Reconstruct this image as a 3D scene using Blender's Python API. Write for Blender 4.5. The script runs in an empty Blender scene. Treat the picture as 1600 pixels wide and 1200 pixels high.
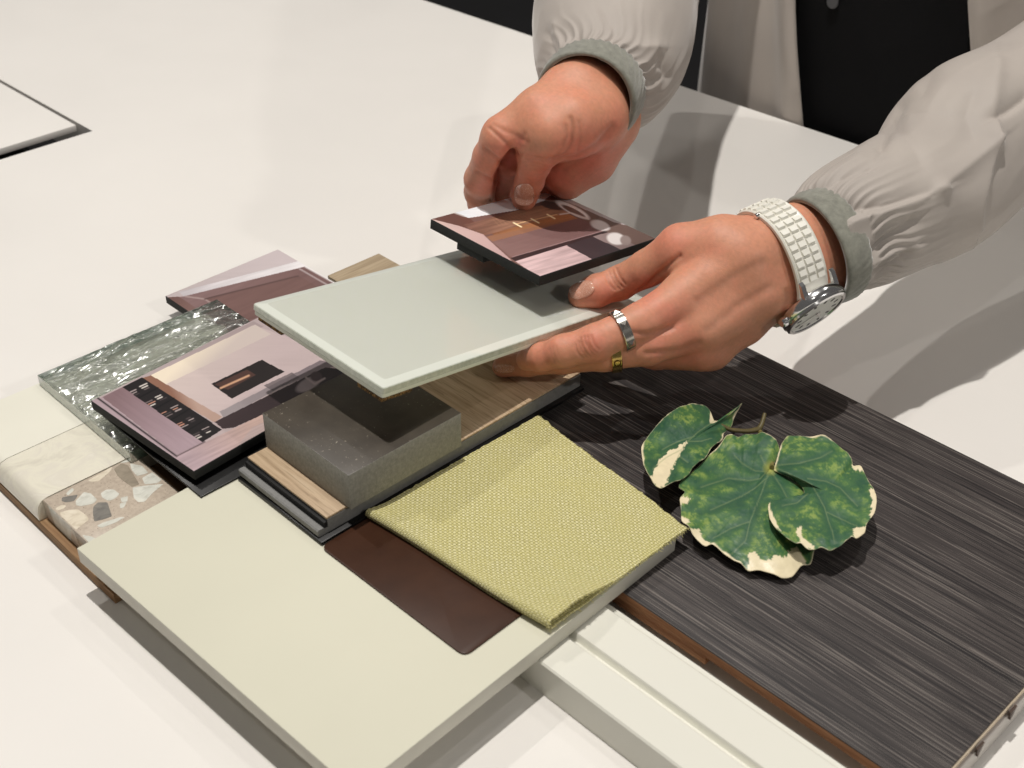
import bpy, bmesh, math, random
import numpy as np
from mathutils import Vector, Matrix
random.seed(7); rng = np.random.default_rng(11)
SC = bpy.context.scene
COL = SC.collection
S2 = 2 ** -0.5

# ------------------------------------------------------------------ camera
# All lengths in this script are millimetres until they reach Blender (metres).
# a / b: the two directions the samples lie along on the table, z up.
F_PX, TILT, ROLL, CAM_H = 2000.0, math.radians(35), math.radians(0.8), 420.0
OFF = np.array([350.0, -290.0, 0.0])
def xy2ab(v): return np.array([(v[0] - v[1]) * S2, (v[0] + v[1]) * S2, v[2]])
_fw = np.array([0, math.cos(TILT), -math.sin(TILT)]); _up = np.array([0, math.sin(TILT), math.cos(TILT)]); _ri = np.array([1.0, 0, 0])
CR = xy2ab(math.cos(ROLL) * _ri + math.sin(ROLL) * _up)
CU = xy2ab(-math.sin(ROLL) * _ri + math.cos(ROLL) * _up)
CF = xy2ab(_fw)
CP = np.array([0, 0, CAM_H])
cam_d = bpy.data.cameras.new('camera'); cam = bpy.data.objects.new('camera', cam_d); COL.objects.link(cam)
cam_d.sensor_width = 36; cam_d.lens = F_PX / 1600 * 36; cam_d.clip_start = 0.01; cam_d.clip_end = 60
M = Matrix.Identity(4)
for i in range(3):
    M[i][0], M[i][1], M[i][2] = CR[i], CU[i], -CF[i]
    M[i][3] = (CP + OFF)[i] / 1000
cam.matrix_world = M
cam_d.dof.use_dof = True; cam_d.dof.focus_distance = 0.685; cam_d.dof.aperture_fstop = 16
SC.camera = cam

# ------------------------------------------------------------------ light
world = bpy.data.worlds.new('World'); SC.world = world; world.use_nodes = True
world.node_tree.nodes['Background'].inputs[0].default_value = (1.0, 0.95, 0.91, 1)
world.node_tree.nodes['Background'].inputs[1].default_value = 0.105
LH_ = 2300.0
# name, a, b, height, watts, radius, beam (degrees, 0 = bare lamp), where it is aimed
LAMPS = [('ceiling_or_fill_lamp', -600, 310, LH_, 150, 24, 0, None), ('ceiling_or_fill_lamp', -1850, 330, LH_, 42, 24, 0, None),
         ('ceiling_or_fill_lamp', -430, 1800, LH_, 18, 26, 0, None), ('ceiling_or_fill_lamp', -1900, 1350, LH_, 7, 26, 0, None),
         ('ceiling_or_fill_lamp', 1250, 620, 1200, 25, 40, 0, None), ('ceiling_or_fill_lamp', 330, -620, LH_, 12, 26, 0, None)]  # last lamp, behind the camera, is added for highlights and front fill
for n, la, lb, lz, pw, rad, beam, aim in LAMPS:
    ld = bpy.data.lights.new(n, 'SPOT' if beam else 'POINT'); lo = bpy.data.objects.new(n, ld); COL.objects.link(lo)
    ld.energy = pw; ld.shadow_soft_size = rad / 1000; ld.color = (1.0, 0.957, 0.905)
    lo.location = Vector(np.array([la, lb, lz]) + OFF) / 1000
    if beam:
        ld.spot_size = math.radians(beam); ld.spot_blend = 1.0
        lo.rotation_euler = Vector((aim[0] - la, aim[1] - lb, -lz)).to_track_quat('-Z', 'Y').to_euler()
SC.view_settings.view_transform = 'Standard'; SC.view_settings.look = 'None'
SC.view_settings.exposure = 0.0; SC.view_settings.gamma = 1.0
SC.render.engine = 'CYCLES'
SC.cycles.use_denoising = True; SC.cycles.max_bounces = 10; SC.cycles.transmission_bounces = 10
SC.cycles.sample_clamp_indirect = 4.0; SC.cycles.blur_glossy = 0.5

# ------------------------------------------------------------------ pixel helpers (photo is 1600 x 1200)
def ray(px, py): return ((px - 800) * CR - (py - 600) * CU) / F_PX + CF
def cp(px, py, d): return CP + ray(px, py) * d                     # at depth d
def zp(px, py, z): r = ray(px, py); return CP + r * ((z - CAM_H) / r[2])   # on the level z
def bp(px, py, b): r = ray(px, py); return CP + r * (b / r[1])     # on the upright plane b
def pl(px, py, o, n):                                              # on a plane
    r = ray(px, py); return CP + r * (np.dot(o - CP, n) / np.dot(r, n))
def depth_of(p): return float(np.dot(np.asarray(p) - CP, CF))
def proj(p):
    v = np.asarray(p) - CP; d = v @ CF; return 800 + F_PX * (v @ CR) / d, 600 - F_PX * (v @ CU) / d

# ------------------------------------------------------------------ materials
def lin(c): 
    c = [x / 255 for x in c[:3]]
    return tuple(x / 12.92 if x <= 0.04045 else ((x + 0.055) / 1.055) ** 2.4 for x in c) + (1.0,)
class NT:
    def __init__(s, name):
        s.m = bpy.data.materials.new(name); s.m.use_nodes = True; s.t = s.m.node_tree
        s.p = s.t.nodes['Principled BSDF']; s.out = s.t.nodes['Material Output']
    def n(s, typ, **kw):
        nd = s.t.nodes.new(typ)
        for k, v in kw.items():
            if k in nd.inputs: s.put(nd.inputs[k], v)
            else: setattr(nd, k, v)
        return nd
    def put(s, inp, v):
        if isinstance(v, bpy.types.NodeSocket): s.t.links.new(v, inp)
        else: inp.default_value = v
    def set(s, **kw):
        for k, v in kw.items(): s.put(s.p.inputs[k.replace('_', ' ')], v)
        return s
    def coord(s, scale=(1, 1, 1), src='Object', loc=(0, 0, 0)):
        tc = s.n('ShaderNodeTexCoord'); mp = s.n('ShaderNodeMapping'); s.t.links.new(tc.outputs[src], mp.inputs[0])
        mp.inputs['Scale'].default_value = [1000 * k for k in scale] if src == 'Object' else scale; mp.inputs['Location'].default_value = loc
        return mp.outputs[0]
    def noise(s, vec, scale=1.0, detail=4, rough=0.55, dist=0.0):
        nd = s.n('ShaderNodeTexNoise'); s.t.links.new(vec, nd.inputs['Vector'])
        nd.inputs['Scale'].default_value = scale; nd.inputs['Detail'].default_value = detail
        nd.inputs['Roughness'].default_value = rough; nd.inputs['Distortion'].default_value = dist
        return nd.outputs[0]
    def ramp(s, fac, stops):
        nd = s.n('ShaderNodeValToRGB'); s.t.links.new(fac, nd.inputs[0]); e = nd.color_ramp.elements
        while len(e) < len(stops): e.new(0.5)
        for el, (p, c) in zip(e, stops): el.position = p; el.color = c if len(c) == 4 else tuple(c) + (1,)
        return nd.outputs[0]
    def mix(s, f, a, b, typ='MIX'):
        nd = s.n('ShaderNodeMix', data_type='RGBA', blend_type=typ)
        s.put(nd.inputs[0], f); s.put(nd.inputs[6], a); s.put(nd.inputs[7], b); return nd.outputs[2]
    def math(s, op, a, b=0.0, c=0.0):
        nd = s.n('ShaderNodeMath', operation=op); s.put(nd.inputs[0], a); s.put(nd.inputs[1], b); s.put(nd.inputs[2], c); return nd.outputs[0]
    def bump(s, h, strength=0.3, dist=0.0005, nrm=None):
        nd = s.n('ShaderNodeBump'); nd.inputs['Strength'].default_value = strength; nd.inputs['Distance'].default_value = dist
        s.t.links.new(h, nd.inputs['Height'])
        if nrm is not None: s.t.links.new(nrm, nd.inputs['Normal'])
        s.t.links.new(nd.outputs[0], s.p.inputs['Normal']); return nd.outputs[0]
def plain(name, c, rough=0.5, var=0.05, scale=0.05, bump=0.0, spec=0.5, metal=0.0, coat=0.0):
    k = NT(name); v = k.coord((1, 1, 1)); nz = k.noise(v, scale, 5)
    L = lin(c); k.set(Base_Color=k.ramp(nz, [(0.3, tuple(x * (1 - var) for x in L[:3])), (0.7, tuple(min(1, x * (1 + var)) for x in L[:3]))]))
    r2 = k.noise(v, scale * 3, 4); k.set(Roughness=k.math('MULTIPLY_ADD', r2, 0.12, rough - 0.06), Metallic=metal)
    k.p.inputs['Specular IOR Level'].default_value = spec; k.p.inputs['Coat Weight'].default_value = coat
    if bump: k.bump(k.noise(v, 2.2, 3), bump, 0.0002)
    return k.m
def attr_mat(name, rough=0.5, spec=0.5, bump=None, sub=0.0, coat=0.0):
    k = NT(name); a = k.n('ShaderNodeVertexColor', layer_name='col'); k.set(Base_Color=a.outputs[0], Roughness=rough)
    k.p.inputs['Specular IOR Level'].default_value = spec; k.p.inputs['Coat Weight'].default_value = coat
    if bump: k.bump(k.noise(k.coord((1, 1, 1)), bump[0], 4), bump[1], 0.0003)
    return k
def wood(name, dark, mid, light, along=(0.02, 0.9, 0.9), pores=None, rough=0.5, bump=0.25, pscale=(0.10, 2.4, 2.4)):
    k = NT(name); v = k.coord(along); n1 = k.noise(v, 1.0, 7, 0.62, 0.5)
    v3 = k.coord((along[0] * 0.5, along[1] * 0.25, along[2] * 0.25)); n3 = k.noise(v3, 1.0, 3, 0.5)
    f = k.math('ADD', k.math('MULTIPLY', n1, 0.7), k.math('MULTIPLY', n3, 0.3))
    c = k.ramp(f, [(0.34, lin(dark)), (0.5, lin(mid)), (0.66, lin(light))])
    h = f
    if pores:
        n2 = k.noise(k.coord(pscale), 1.0, 2, 0.5, 0.25)
        m = k.ramp(n2, [(0.60, (0, 0, 0, 1)), (0.635, (1, 1, 1, 1))])
        if len(pores) > 2:
            n4 = k.noise(k.coord((pscale[0] * 0.5, pscale[1] * 1.9, pscale[2] * 1.9), loc=(3, 5, 1)), 1.0, 2, 0.5, 0.15)
            m = k.math('MAXIMUM', m, k.ramp(n4, [(0.61, (0, 0, 0, 1)), (0.65, (0.8, 0.8, 0.8, 1))]))
            n5 = k.noise(k.coord((pscale[0] * 0.35, pscale[1] * 0.9, pscale[2] * 0.9), loc=(9, 2, 4)), 1.0, 3, 0.5, 0.2); c = k.mix(k.ramp(n5, [(0.52, (0, 0, 0, 1)), (0.58, (0.8, 0.8, 0.8, 1))]), c, lin(pores[2]))
        c = k.mix(k.math('MULTIPLY', m, pores[1]), c, lin(pores[0])); h = k.math('SUBTRACT', f, k.math('MULTIPLY', m, 0.35))
    k.set(Base_Color=c, Roughness=rough); k.p.inputs['Specular IOR Level'].default_value = 0.28; k.bump(h, bump, 0.0004)
    return k.m

# ------------------------------------------------------------------ object helpers
WO = {}                                             # world origin (mm) of every object made
def tag(o, label=None, cat=None, group=None, kind=None):
    if label: o['label'] = label
    if cat: o['category'] = cat
    if group: o['group'] = group
    if kind: o['kind'] = kind
    return o
def link(o, org, parent):
    COL.objects.link(o); WO[o.name] = np.asarray(org, float)
    base = np.zeros(3)
    if parent is not None:
        o.parent = parent; base = WO[parent.name]; o.location = Vector(WO[o.name] - base) / 1000
    else: o.location = Vector(WO[o.name] + OFF) / 1000
    return o
def thing(name, org, label, cat, group=None):
    o = bpy.data.objects.new(name, None); o.empty_display_size = 0.02
    link(o, org, None); return tag(o, label, cat, group)
def mk(name, V, Fc, mats, parent=None, smooth=None, org=None, col=None, uv=None, fmat=None):
    V = np.asarray(V, float)
    if org is None: org = np.array([(V[:, 0].min() + V[:, 0].max()) / 2, (V[:, 1].min() + V[:, 1].max()) / 2, V[:, 2].min()])
    me = bpy.data.meshes.new(name)
    if isinstance(Fc, np.ndarray) and Fc.ndim == 2:
        me.vertices.add(len(V)); me.vertices.foreach_set('co', ((V - org) / 1000).astype(np.float32).ravel())
        k = Fc.shape[1]; me.loops.add(Fc.size); me.loops.foreach_set('vertex_index', Fc.astype(np.int32).ravel())
        me.polygons.add(len(Fc)); me.polygons.foreach_set('loop_start', np.arange(0, Fc.size, k, dtype=np.int32)); me.update(calc_edges=True)
    else: me.from_pydata(((V - org) / 1000).tolist(), [], [list(map(int, f)) for f in Fc])
    for m in (mats if isinstance(mats, (list, tuple)) else [mats]): me.materials.append(m)
    if fmat is not None: me.polygons.foreach_set('material_index', np.asarray(fmat, np.int32))
    if col is not None:
        at = me.color_attributes.new('col', 'FLOAT_COLOR', 'POINT'); c4 = np.ones((len(V), 4), np.float32); c4[:, :3] = col
        at.data.foreach_set('color', c4.ravel())
    if uv is not None:
        ul = me.uv_layers.new(name='uv'); li = np.zeros(len(me.loops), np.int32); me.loops.foreach_get('vertex_index', li)
        ul.data.foreach_set('uv', np.asarray(uv, np.float32)[li].ravel())
    me.validate(); 
    if smooth is not None:
        me.polygons.foreach_set('use_smooth', np.ones(len(me.polygons), bool))
        if smooth < 179: me.set_sharp_from_angle(angle=math.radians(smooth))
    me.update()
    return link(bpy.data.objects.new(name, me), org, parent)
def bm_out(bm):
    bm.verts.ensure_lookup_table(); bm.verts.index_update()
    V = np.array([v.co[:] for v in bm.verts]); Fc = [[v.index for v in f.verts] for f in bm.faces]
    fm = [f.material_index for f in bm.faces]; bm.free(); return V, Fc, fm
def prism(name, poly, z0, z1, mat, parent=None, bev=0.5, seg=2, xf=None, top_mat=None, smooth=35):
    """upright prism from a plan outline (a, b), bevelled; xf maps local points to a, b, z"""
    bm = bmesh.new(); n = len(poly)
    lo = [bm.verts.new((p[0], p[1], z0)) for p in poly]; hi = [bm.verts.new((p[0], p[1], z1)) for p in poly]
    bm.faces.new(lo[::-1]); ft = bm.faces.new(hi)
    for i in range(n): bm.faces.new((lo[i], lo[(i + 1) % n], hi[(i + 1) % n], hi[i]))
    bmesh.ops.recalc_face_normals(bm, faces=bm.faces)
    if bev > 0: bmesh.ops.bevel(bm, geom=list(bm.edges), offset=bev, segments=seg, profile=0.5, affect='EDGES', clamp_overlap=True)
    mats = [mat]
    if top_mat is not None:
        mats = [mat, top_mat]; bm.normal_update()
        for f in bm.faces:
            if f.normal.z > 0.9: f.material_index = 1
    V, Fc, fm = bm_out(bm)
    if xf is not None: V = np.array([xf(v) for v in V])
    return mk(name, V, Fc, mats, parent, smooth=smooth, fmat=fm)
def rect(a0, a1, b0, b1, rot=0.0, c=None):
    P = [(a0, b0), (a1, b0), (a1, b1), (a0, b1)]
    if rot:
        cx, cy = c if c else ((a0 + a1) / 2, (b0 + b1) / 2); cs, sn = math.cos(math.radians(rot)), math.sin(math.radians(rot))
        P = [(cx + (x - cx) * cs - (y - cy) * sn, cy + (x - cx) * sn + (y - cy) * cs) for x, y in P]
    return P
def rounded(P, r, seg=6):
    out = []; n = len(P); P = [np.array(p, float) for p in P]
    for i in range(n):
        p, q, s = P[i - 1], P[i], P[(i + 1) % n]; u = (p - q) / np.linalg.norm(p - q); w = (s - q) / np.linalg.norm(s - q)
        for k in range(seg + 1):
            t = k / seg; out.append(tuple(q + u * r * (1 - t) ** 2 + w * r * t ** 2))
    return out
def box(name, a0, a1, b0, b1, z0, z1, mat, parent=None, bev=0.5, rot=0.0, **kw):
    return prism(name, rect(a0, a1, b0, b1, rot), z0, z1, mat, parent, bev, **kw)
def grid_faces(nu, nv, wrap_u=False, wrap_v=False):
    iu = np.arange(nu if wrap_u else nu - 1); iv = np.arange(nv if wrap_v else nv - 1)
    I, J = np.meshgrid(iu, iv, indexing='ij'); I2, J2 = (I + 1) % nu, (J + 1) % nv
    return np.stack([I * nv + J, I2 * nv + J, I2 * nv + J2, I * nv + J2], -1).reshape(-1, 4)
def vnoise(P, seed=0):
    """smooth value noise on (N,2) or (N,3) points, about -1..1"""
    P = np.asarray(P, float); 
    if P.shape[1] == 2: P = np.c_[P, np.zeros(len(P)) + 0.37]
    i = np.floor(P).astype(np.int64); f = P - i; f = f * f * (3 - 2 * f); out = 0
    for dx in (0, 1):
        for dy in (0, 1):
            for dz in (0, 1):
                h = ((i[:, 0] + dx) * 73856093) ^ ((i[:, 1] + dy) * 19349663) ^ ((i[:, 2] + dz) * 83492791) ^ (seed * 2654435761)
                h = (h ^ (h >> 13)) * 1274126177; h = (h ^ (h >> 16)) & 0xffff
                w = (f[:, 0] if dx else 1 - f[:, 0]) * (f[:, 1] if dy else 1 - f[:, 1]) * (f[:, 2] if dz else 1 - f[:, 2])
                out = out + w * (h / 32767.5 - 1)
    return out
def fbm(P, seed=0, oct=4):
    P = np.asarray(P, float); s = 0; a = 0.5
    for k in range(oct): s = s + a * vnoise(P * 2 ** k, seed + k); a *= 0.5
    return s
def inpoly(X, Y, poly):
    ins = np.zeros(X.shape, bool); n = len(poly)
    for i in range(n):
        x0, y0 = poly[i]; x1, y1 = poly[(i + 1) % n]
        c = ((y0 > Y) != (y1 > Y)) & (X < (x1 - x0) * (Y - y0) / ((y1 - y0) if y1 != y0 else 1e-9) + x0); ins ^= c
    return ins
def dseg(X, Y, pts):
    d = np.full(np.shape(X), 1e9)
    for (x0, y0), (x1, y1) in zip(pts[:-1], pts[1:]):
        l = (x1 - x0) ** 2 + (y1 - y0) ** 2 + 1e-9; t = np.clip(((X - x0) * (x1 - x0) + (Y - y0) * (y1 - y0)) / l, 0, 1)
        d = np.minimum(d, np.hypot(X - x0 - t * (x1 - x0), Y - y0 - t * (y1 - y0)))
    return d
def linc(c): return np.array(lin(c)[:3])

# ================================================================== the setting
M_TABLE = plain('white_laminate', (231, 228, 223), 0.4, 0.02, 0.006, 0.05, 0.35)
M_FLOOR = plain('dark_floor', (22, 22, 24), 0.8, 0.1, 0.01)
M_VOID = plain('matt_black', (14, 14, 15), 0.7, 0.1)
def edge_b(a): return 872 + 0.045 * a
ab_ = [-1700.0, -1300.0, -901.0, 900.0]; nb = 4
TV, idx = [], {}
for i, a in enumerate(ab_):
    for j, b in enumerate([-700.0, 100.0, 428.5 + 0.02 * (a + 901), edge_b(a)]):
        for k, z in enumerate((0.0, -30.0)): idx[i, j, k] = len(TV); TV.append((a, b, z))
cells = {(i, j) for i in range(3) for j in range(3)} - {(1, 1)}
TF = []
for (i, j) in cells:
    q = [(i, j), (i + 1, j), (i + 1, j + 1), (i, j + 1)]
    TF.append([idx[u, v, 0] for u, v in q]); TF.append([idx[u, v, 1] for u, v in q][::-1])
    for e, (di, dj) in enumerate([(0, -1), (1, 0), (0, 1), (-1, 0)]):
        if (i + di, j + dj) not in cells:
            p, r = q[e], q[(e + 1) % 4]; TF.append([idx[p[0], p[1], 1], idx[r[0], r[1], 1], idx[r[0], r[1], 0], idx[p[0], p[1], 0]])
table = mk('table_top', TV, TF, M_TABLE, org=np.array([-400, 100, -30.0]))
tag(table, 'wide white laminate table top that carries all the samples', 'table', kind='structure')
prism('hatch_panel', [(-1298, 104), (-919, 104), (-922, 425.6), (-1298, 419)], -6.0, -0.8, M_TABLE, table, 0.4)
prism('added_dark_box', [(-1302, 99), (-899, 99), (-899, 430), (-1302, 430)], -110, -60, M_VOID, table, 0)  # unseen black box added below the hatch so its gap stays dark
mk('floor', [(-6000, -6000, -740), (6000, -6000, -740), (6000, 6000, -740), (-6000, 6000, -740)], [[0, 1, 2, 3]], M_FLOOR)
tag(bpy.data.objects['floor'], 'dark floor in shadow below and behind the white table', 'floor', kind='structure')

# ================================================================== boards lying on the table
M_DARK = wood('charcoal_oak_laminate', (48, 44, 44), (62, 57, 56), (76, 70, 68), (0.010, 0.5, 0.5), ((152, 144, 137), 0.42, (30, 28, 30)), 0.55, 0.25, (0.016, 1.45, 1.45))
M_MDF = wood('brown_fibreboard', (122, 84, 58), (158, 112, 80), (182, 138, 102), (0.05, 0.8, 1.2), None, 0.8, 0.2)
M_WHITE = plain('white_core', (205, 200, 194), 0.5, 0.04, 0.03)
M_CREAM = plain('cream_lacquer', (225, 224, 213), 0.36, 0.012, 0.01, 0.03)
M_SAGE = plain('pale_sage_laminate', (214, 212, 193), 0.6, 0.02, 0.012, 0.05, 0.22)
M_BACK = plain('grey_edge_band', (206, 203, 190), 0.5, 0.04, 0.05)

t = thing('wood_laminate_board', zp(1300, 800, 0), 'dark charcoal wood grain board with brown edge under the variegated leaves', 'board')
dk = rect(-405, -105.6, 328.5, 529)
prism('fibreboard_core', [(x + (0.25 if x < -200 else -0.25), y + (0.25 if y < 400 else -0.25)) for x, y in dk], 12.2, 17.4, M_MDF, t, 0.25)
prism('wood_grain_face', dk, 17.4, 18.3, M_DARK, t, 0.2)
box('backing_strip', -300, -211, 331, 345, 5.0, 12.1, M_MDF, t, 0.4)
box('edge_band', -105.7, -104.9, 331, 528, 15.2, 17.3, plain('pale_edge_line', (200, 184, 160), 0.6), t, 0.1)
for py_, px_ in ((1108, 1580), (1166, 1531)):
    q = zp(px_, py_, 12); c0 = q[1]
    prof = [(0, 15.6), (-5.5, 15.6), (-5.2, 13.2), (-3.6, 11.2), (-3.2, 9.4), (-1.7, 11.4), (-1.1, 13.6)]
    V = [(-104.3, c0 + u, z) for u, z in prof] + [(-103.2, c0 + u, z) for u, z in prof]; k = len(prof)
    mk('edge_clip', V, [list(range(k))[::-1], list(range(k, 2 * k))] + [[i, (i + 1) % k, k + (i + 1) % k, k + i] for i in range(k)], plain('clip_brown', (70, 54, 44), 0.6), t)
o = box('white_base_board', -330, -104.4, 346, 524, 0, 12, M_WHITE, None, 0.8)
tag(o, 'plain white board hidden under the dark wood grain board, white edge showing', 'board')

# grooved cream door panel: one profile swept along a
prof = [(272.4, 0), (272.4, 17.2), (273.2, 18), (290.6, 18), (291.2, 17.4), (291.6, 15.2), (292.6, 14.4), (294.4, 14.4), (295.0, 15.4), (295.2, 17.4), (295.8, 18),
        (315.8, 18), (316.5, 17.4), (316.8, 15.4), (317.8, 14.2), (320.0, 13.8), (321.6, 13.9), (322.4, 13.0), (322.8, 11.8), (322.8, 0)]
a0, a1 = -330.0, 60.0; k = len(prof)
V = [(a0, b, z) for b, z in prof] + [(a1, b, z) for b, z in prof]
Fc = [[i, (i + 1) % k, k + (i + 1) % k, k + i][::-1] for i in range(k)] + [list(range(k)), list(range(k, 2 * k))[::-1]]
o = mk('grooved_panel', V, Fc, M_CREAM, smooth=40); tag(o, 'cream lacquered moulding panel with a routed groove along its length', 'panel')

# left pile: brown base board, marble tile, cream slab, terrazzo
o = box('plywood_board', -584, -424, 169.8, 320, 0.0, 6.2, wood('plywood_brown', (112, 84, 58), (142, 110, 78), (170, 138, 102), (0.03, 0.5, 1.6), None, 0.7, 0.2), None, 0.5)
tag(o, 'thin brown plywood board under the cream slab and terrazzo block', 'board')
def slab(name, a0, a1, mat, label):
    prof = [(170.2, 6.3), (170.0, 10.0), (171.0, 14.6), (173.4, 17.2), (176.6, 18.0), (322, 18.0), (322, 6.3)]; k = len(prof)
    V = [(a0, b, z) for b, z in prof] + [(a1, b, z) for b, z in prof]
    Fc = [[i, (i + 1) % k, k + (i + 1) % k, k + i][::-1] for i in range(k)] + [list(range(k)), list(range(k, 2 * k))[::-1]]
    o = mk(name, V, Fc, mat, smooth=45); tag(o, label, 'slab'); return o
slab('cream_slab', -584, -534.6, plain('cream_solid_surface', (230, 228, 214), 0.3, 0.02, 0.02, 0.02), 'plain cream solid surface slab at the left edge below the ripple glass')
kk = NT('pale_marble'); v = kk.coord((1, 1, 1)); nz = kk.noise(v, 0.035, 8, 0.6, 1.6)
kk.set(Base_Color=kk.ramp(nz, [(0.35, lin((214, 209, 194))), (0.5, lin((229, 225, 208))), (0.6, lin((222, 217, 203))), (0.7, lin((232, 228, 214)))]), Roughness=0.16); M_MARBLE = kk.m
slab('marble_tile', -534.2, -493.2, M_MARBLE, 'polished pale marble tile between cream slab and terrazzo block')

kk = NT('terrazzo_binder'); v = kk.coord((1, 1, 1)); nz = kk.noise(v, 0.5, 5); sp = kk.noise(v, 1.1, 2, 0.4)
c = kk.ramp(nz, [(0.3, lin((178, 164, 148))), (0.7, lin((198, 185, 168)))]); c = kk.mix(kk.ramp(sp, [(0.28, (1, 1, 1, 1)), (0.33, (0, 0, 0, 1))]), c, lin((120, 100, 84)))
kk.set(Base_Color=c, Roughness=0.3); M_TERR = kk.m
def stone(name, c0, c1, c2):
    k = NT(name); v = k.coord((1, 1, 1)); n = k.noise(v, 0.12, 6, 0.6, 1.2); k.set(Base_Color=k.ramp(n, [(0.3, lin(c0)), (0.5, lin(c1)), (0.68, lin(c2))]), Roughness=0.22); return k.m
M_CW = stone('white_quartz', (186, 184, 172), (212, 212, 202), (228, 226, 214)); M_CC = stone('cream_marble', (196, 184, 162), (222, 212, 192), (232, 224, 206))
M_CG = stone('grey_stone', (104, 102, 98), (128, 125, 119), (146, 142, 134)); M_CB = stone('taupe_stone', (138, 128, 114), (152, 142, 126), (166, 154, 138))
TB = rect(-492.6, -432, 174.0, 224.6)
o = prism('terrazzo_block', TB, 6.3, 18, M_TERR, None, 0.35); tag(o, 'speckled beige terrazzo block with white and grey stone chips', 'terrazzo block')
terr = o
chips = [  # outlines on the polished top, in photo pixels
 ([(97, 777), (122, 773), (116, 783), (103, 785), (96, 783)], 'CG'), ([(118, 783), (131, 769), (142, 771), (152, 781), (146, 787), (128, 791), (119, 790)], 'CW'),
 ([(157, 771), (166, 765), (178, 765), (187, 772), (180, 779), (170, 783), (160, 778)], 'CW'), ([(146, 792), (153, 785), (168, 785), (175, 807), (160, 812), (147, 815), (145, 800)], 'CG'),
 ([(188, 778), (200, 775), (199, 784), (190, 785)], 'CW'), ([(187, 787), (198, 784), (194, 793), (188, 795)], 'CW'),
 ([(93, 801), (107, 797), (122, 796), (136, 806), (139, 812), (119, 828), (93, 808)], 'CC'), ([(151, 822), (160, 817), (188, 808), (196, 808), (180, 817), (158, 825)], 'CW'),
 ([(86, 795), (96, 789), (104, 790), (100, 795), (89, 798)], 'CC'), ([(178, 733), (190, 724), (200, 727), (218, 757), (206, 761), (192, 751), (184, 744)], 'CB'),
 ([(207, 762), (226, 759), (256, 756), (240, 769), (226, 784), (216, 785), (209, 778)], 'CW'), ([(203, 724), (222, 728), (232, 739), (214, 744), (206, 735)], 'CW'),
 ([(222, 747), (238, 738), (253, 750), (246, 755), (226, 757)], 'CW'), ([(137, 751), (160, 738), (176, 729), (172, 737), (154, 752), (143, 753)], 'CC'), ([(103, 771), (113, 762), (116, 766), (106, 775)], 'CW'),
 ([(128, 836), (142, 838), (150, 842), (136, 850)], 'CW'), ([(186, 722), (207, 713), (212, 718), (196, 723)], 'CW')]
for P, mname in chips:
    Q = [zp(x, y, 18.0)[:2] for x, y in P]; Q = [q for q in Q]
    Q = [(min(max(q[0], -492.2), -433), min(max(q[1], 174.4), 224.2)) for q in Q]
    Q = rounded(Q, 0.9, 3); prism('stone_chip', Q, 17.6, 18.09, globals()['M_' + mname], terr, 0)
for (x0, x1), mname in (((-484, -466), 'CW'), ((-460, -452), 'CB')):    # chips cut through by the sawn side
    V = [(x0, 173.93, 6.6), (x1 - 3, 173.93, 6.6), (x1, 173.93, 17.6), (x0 - 4, 173.93, 17.6)]
    mk('stone_chip', V + [(x, 174.6, z) for x, y, z in V], [[0, 1, 2, 3], [7, 6, 5, 4]] + [[i, 4 + i, 4 + (i + 1) % 4, (i + 1) % 4] for i in range(4)], globals()['M_' + mname], terr)

# rippled glass: a heightfield on a slab
kk = NT('rippled_glass'); kk.set(Base_Color=(0.985, 0.995, 0.985, 1), Roughness=0.02, IOR=1.5); kk.p.inputs['Transmission Weight'].default_value = 1.0
tr = kk.n('ShaderNodeBsdfTransparent'); tr.inputs[0].default_value = (0.93, 0.95, 0.93, 1); mx = kk.n('ShaderNodeMixShader'); mx.inputs[0].default_value = 0.5
kk.t.links.new(kk.p.outputs[0], mx.inputs[1]); kk.t.links.new(tr.outputs[0], mx.inputs[2]); gs = kk.n('ShaderNodeBsdfGlossy'); gs.inputs['Color'].default_value = (0.9, 0.92, 0.9, 1); gs.inputs['Roughness'].default_value = 0.24; m2 = kk.n('ShaderNodeMixShader'); m2.inputs[0].default_value = 0.22; kk.t.links.new(mx.outputs[0], m2.inputs[1]); kk.t.links.new(gs.outputs[0], m2.inputs[2]); kk.t.links.new(m2.outputs[0], kk.out.inputs[0]); M_RIP = kk.m
kk = NT('glass_edge_teal'); kk.set(Base_Color=kk.ramp(kk.noise(kk.coord((1, 1, 1)), 0.25, 5, 0.7), [(0.35, lin((74, 98, 86))), (0.65, lin((134, 152, 138)))]), Roughness=0.1); kk.p.inputs['Transmission Weight'].default_value = 0.35; M_RIPE = kk.m
na, nb_ = 190, 170; A, B = np.meshgrid(np.linspace(-582, -488, na), np.linspace(219.5, 334, nb_), indexing='ij')
w = A * 0.075 + 1.3 * fbm(np.c_[A.ravel() * 0.03, B.ravel() * 0.02], 3).reshape(A.shape)
Z = 23.2 + 2.2 * np.abs(np.sin(w * 3.0)) ** 0.7 + 4.0 * fbm(np.c_[A.ravel() * 0.16, B.ravel() * 0.045], 9, 4).reshape(A.shape) + 0.5 * fbm(np.c_[A.ravel() * 0.5, B.ravel() * 0.22], 5, 3).reshape(A.shape)
bord = np.minimum.reduce([A + 582, -488 - A, B - 219.5, 334 - B]); Z = np.where(bord < 2.2, 24.6 + (Z - 24.6) * np.clip(bord / 2.2, 0, 1), Z)
top = np.c_[A.ravel(), B.ravel(), Z.ravel()]; bot = np.c_[A.ravel(), B.ravel(), np.full(A.size, 18.15)]
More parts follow.
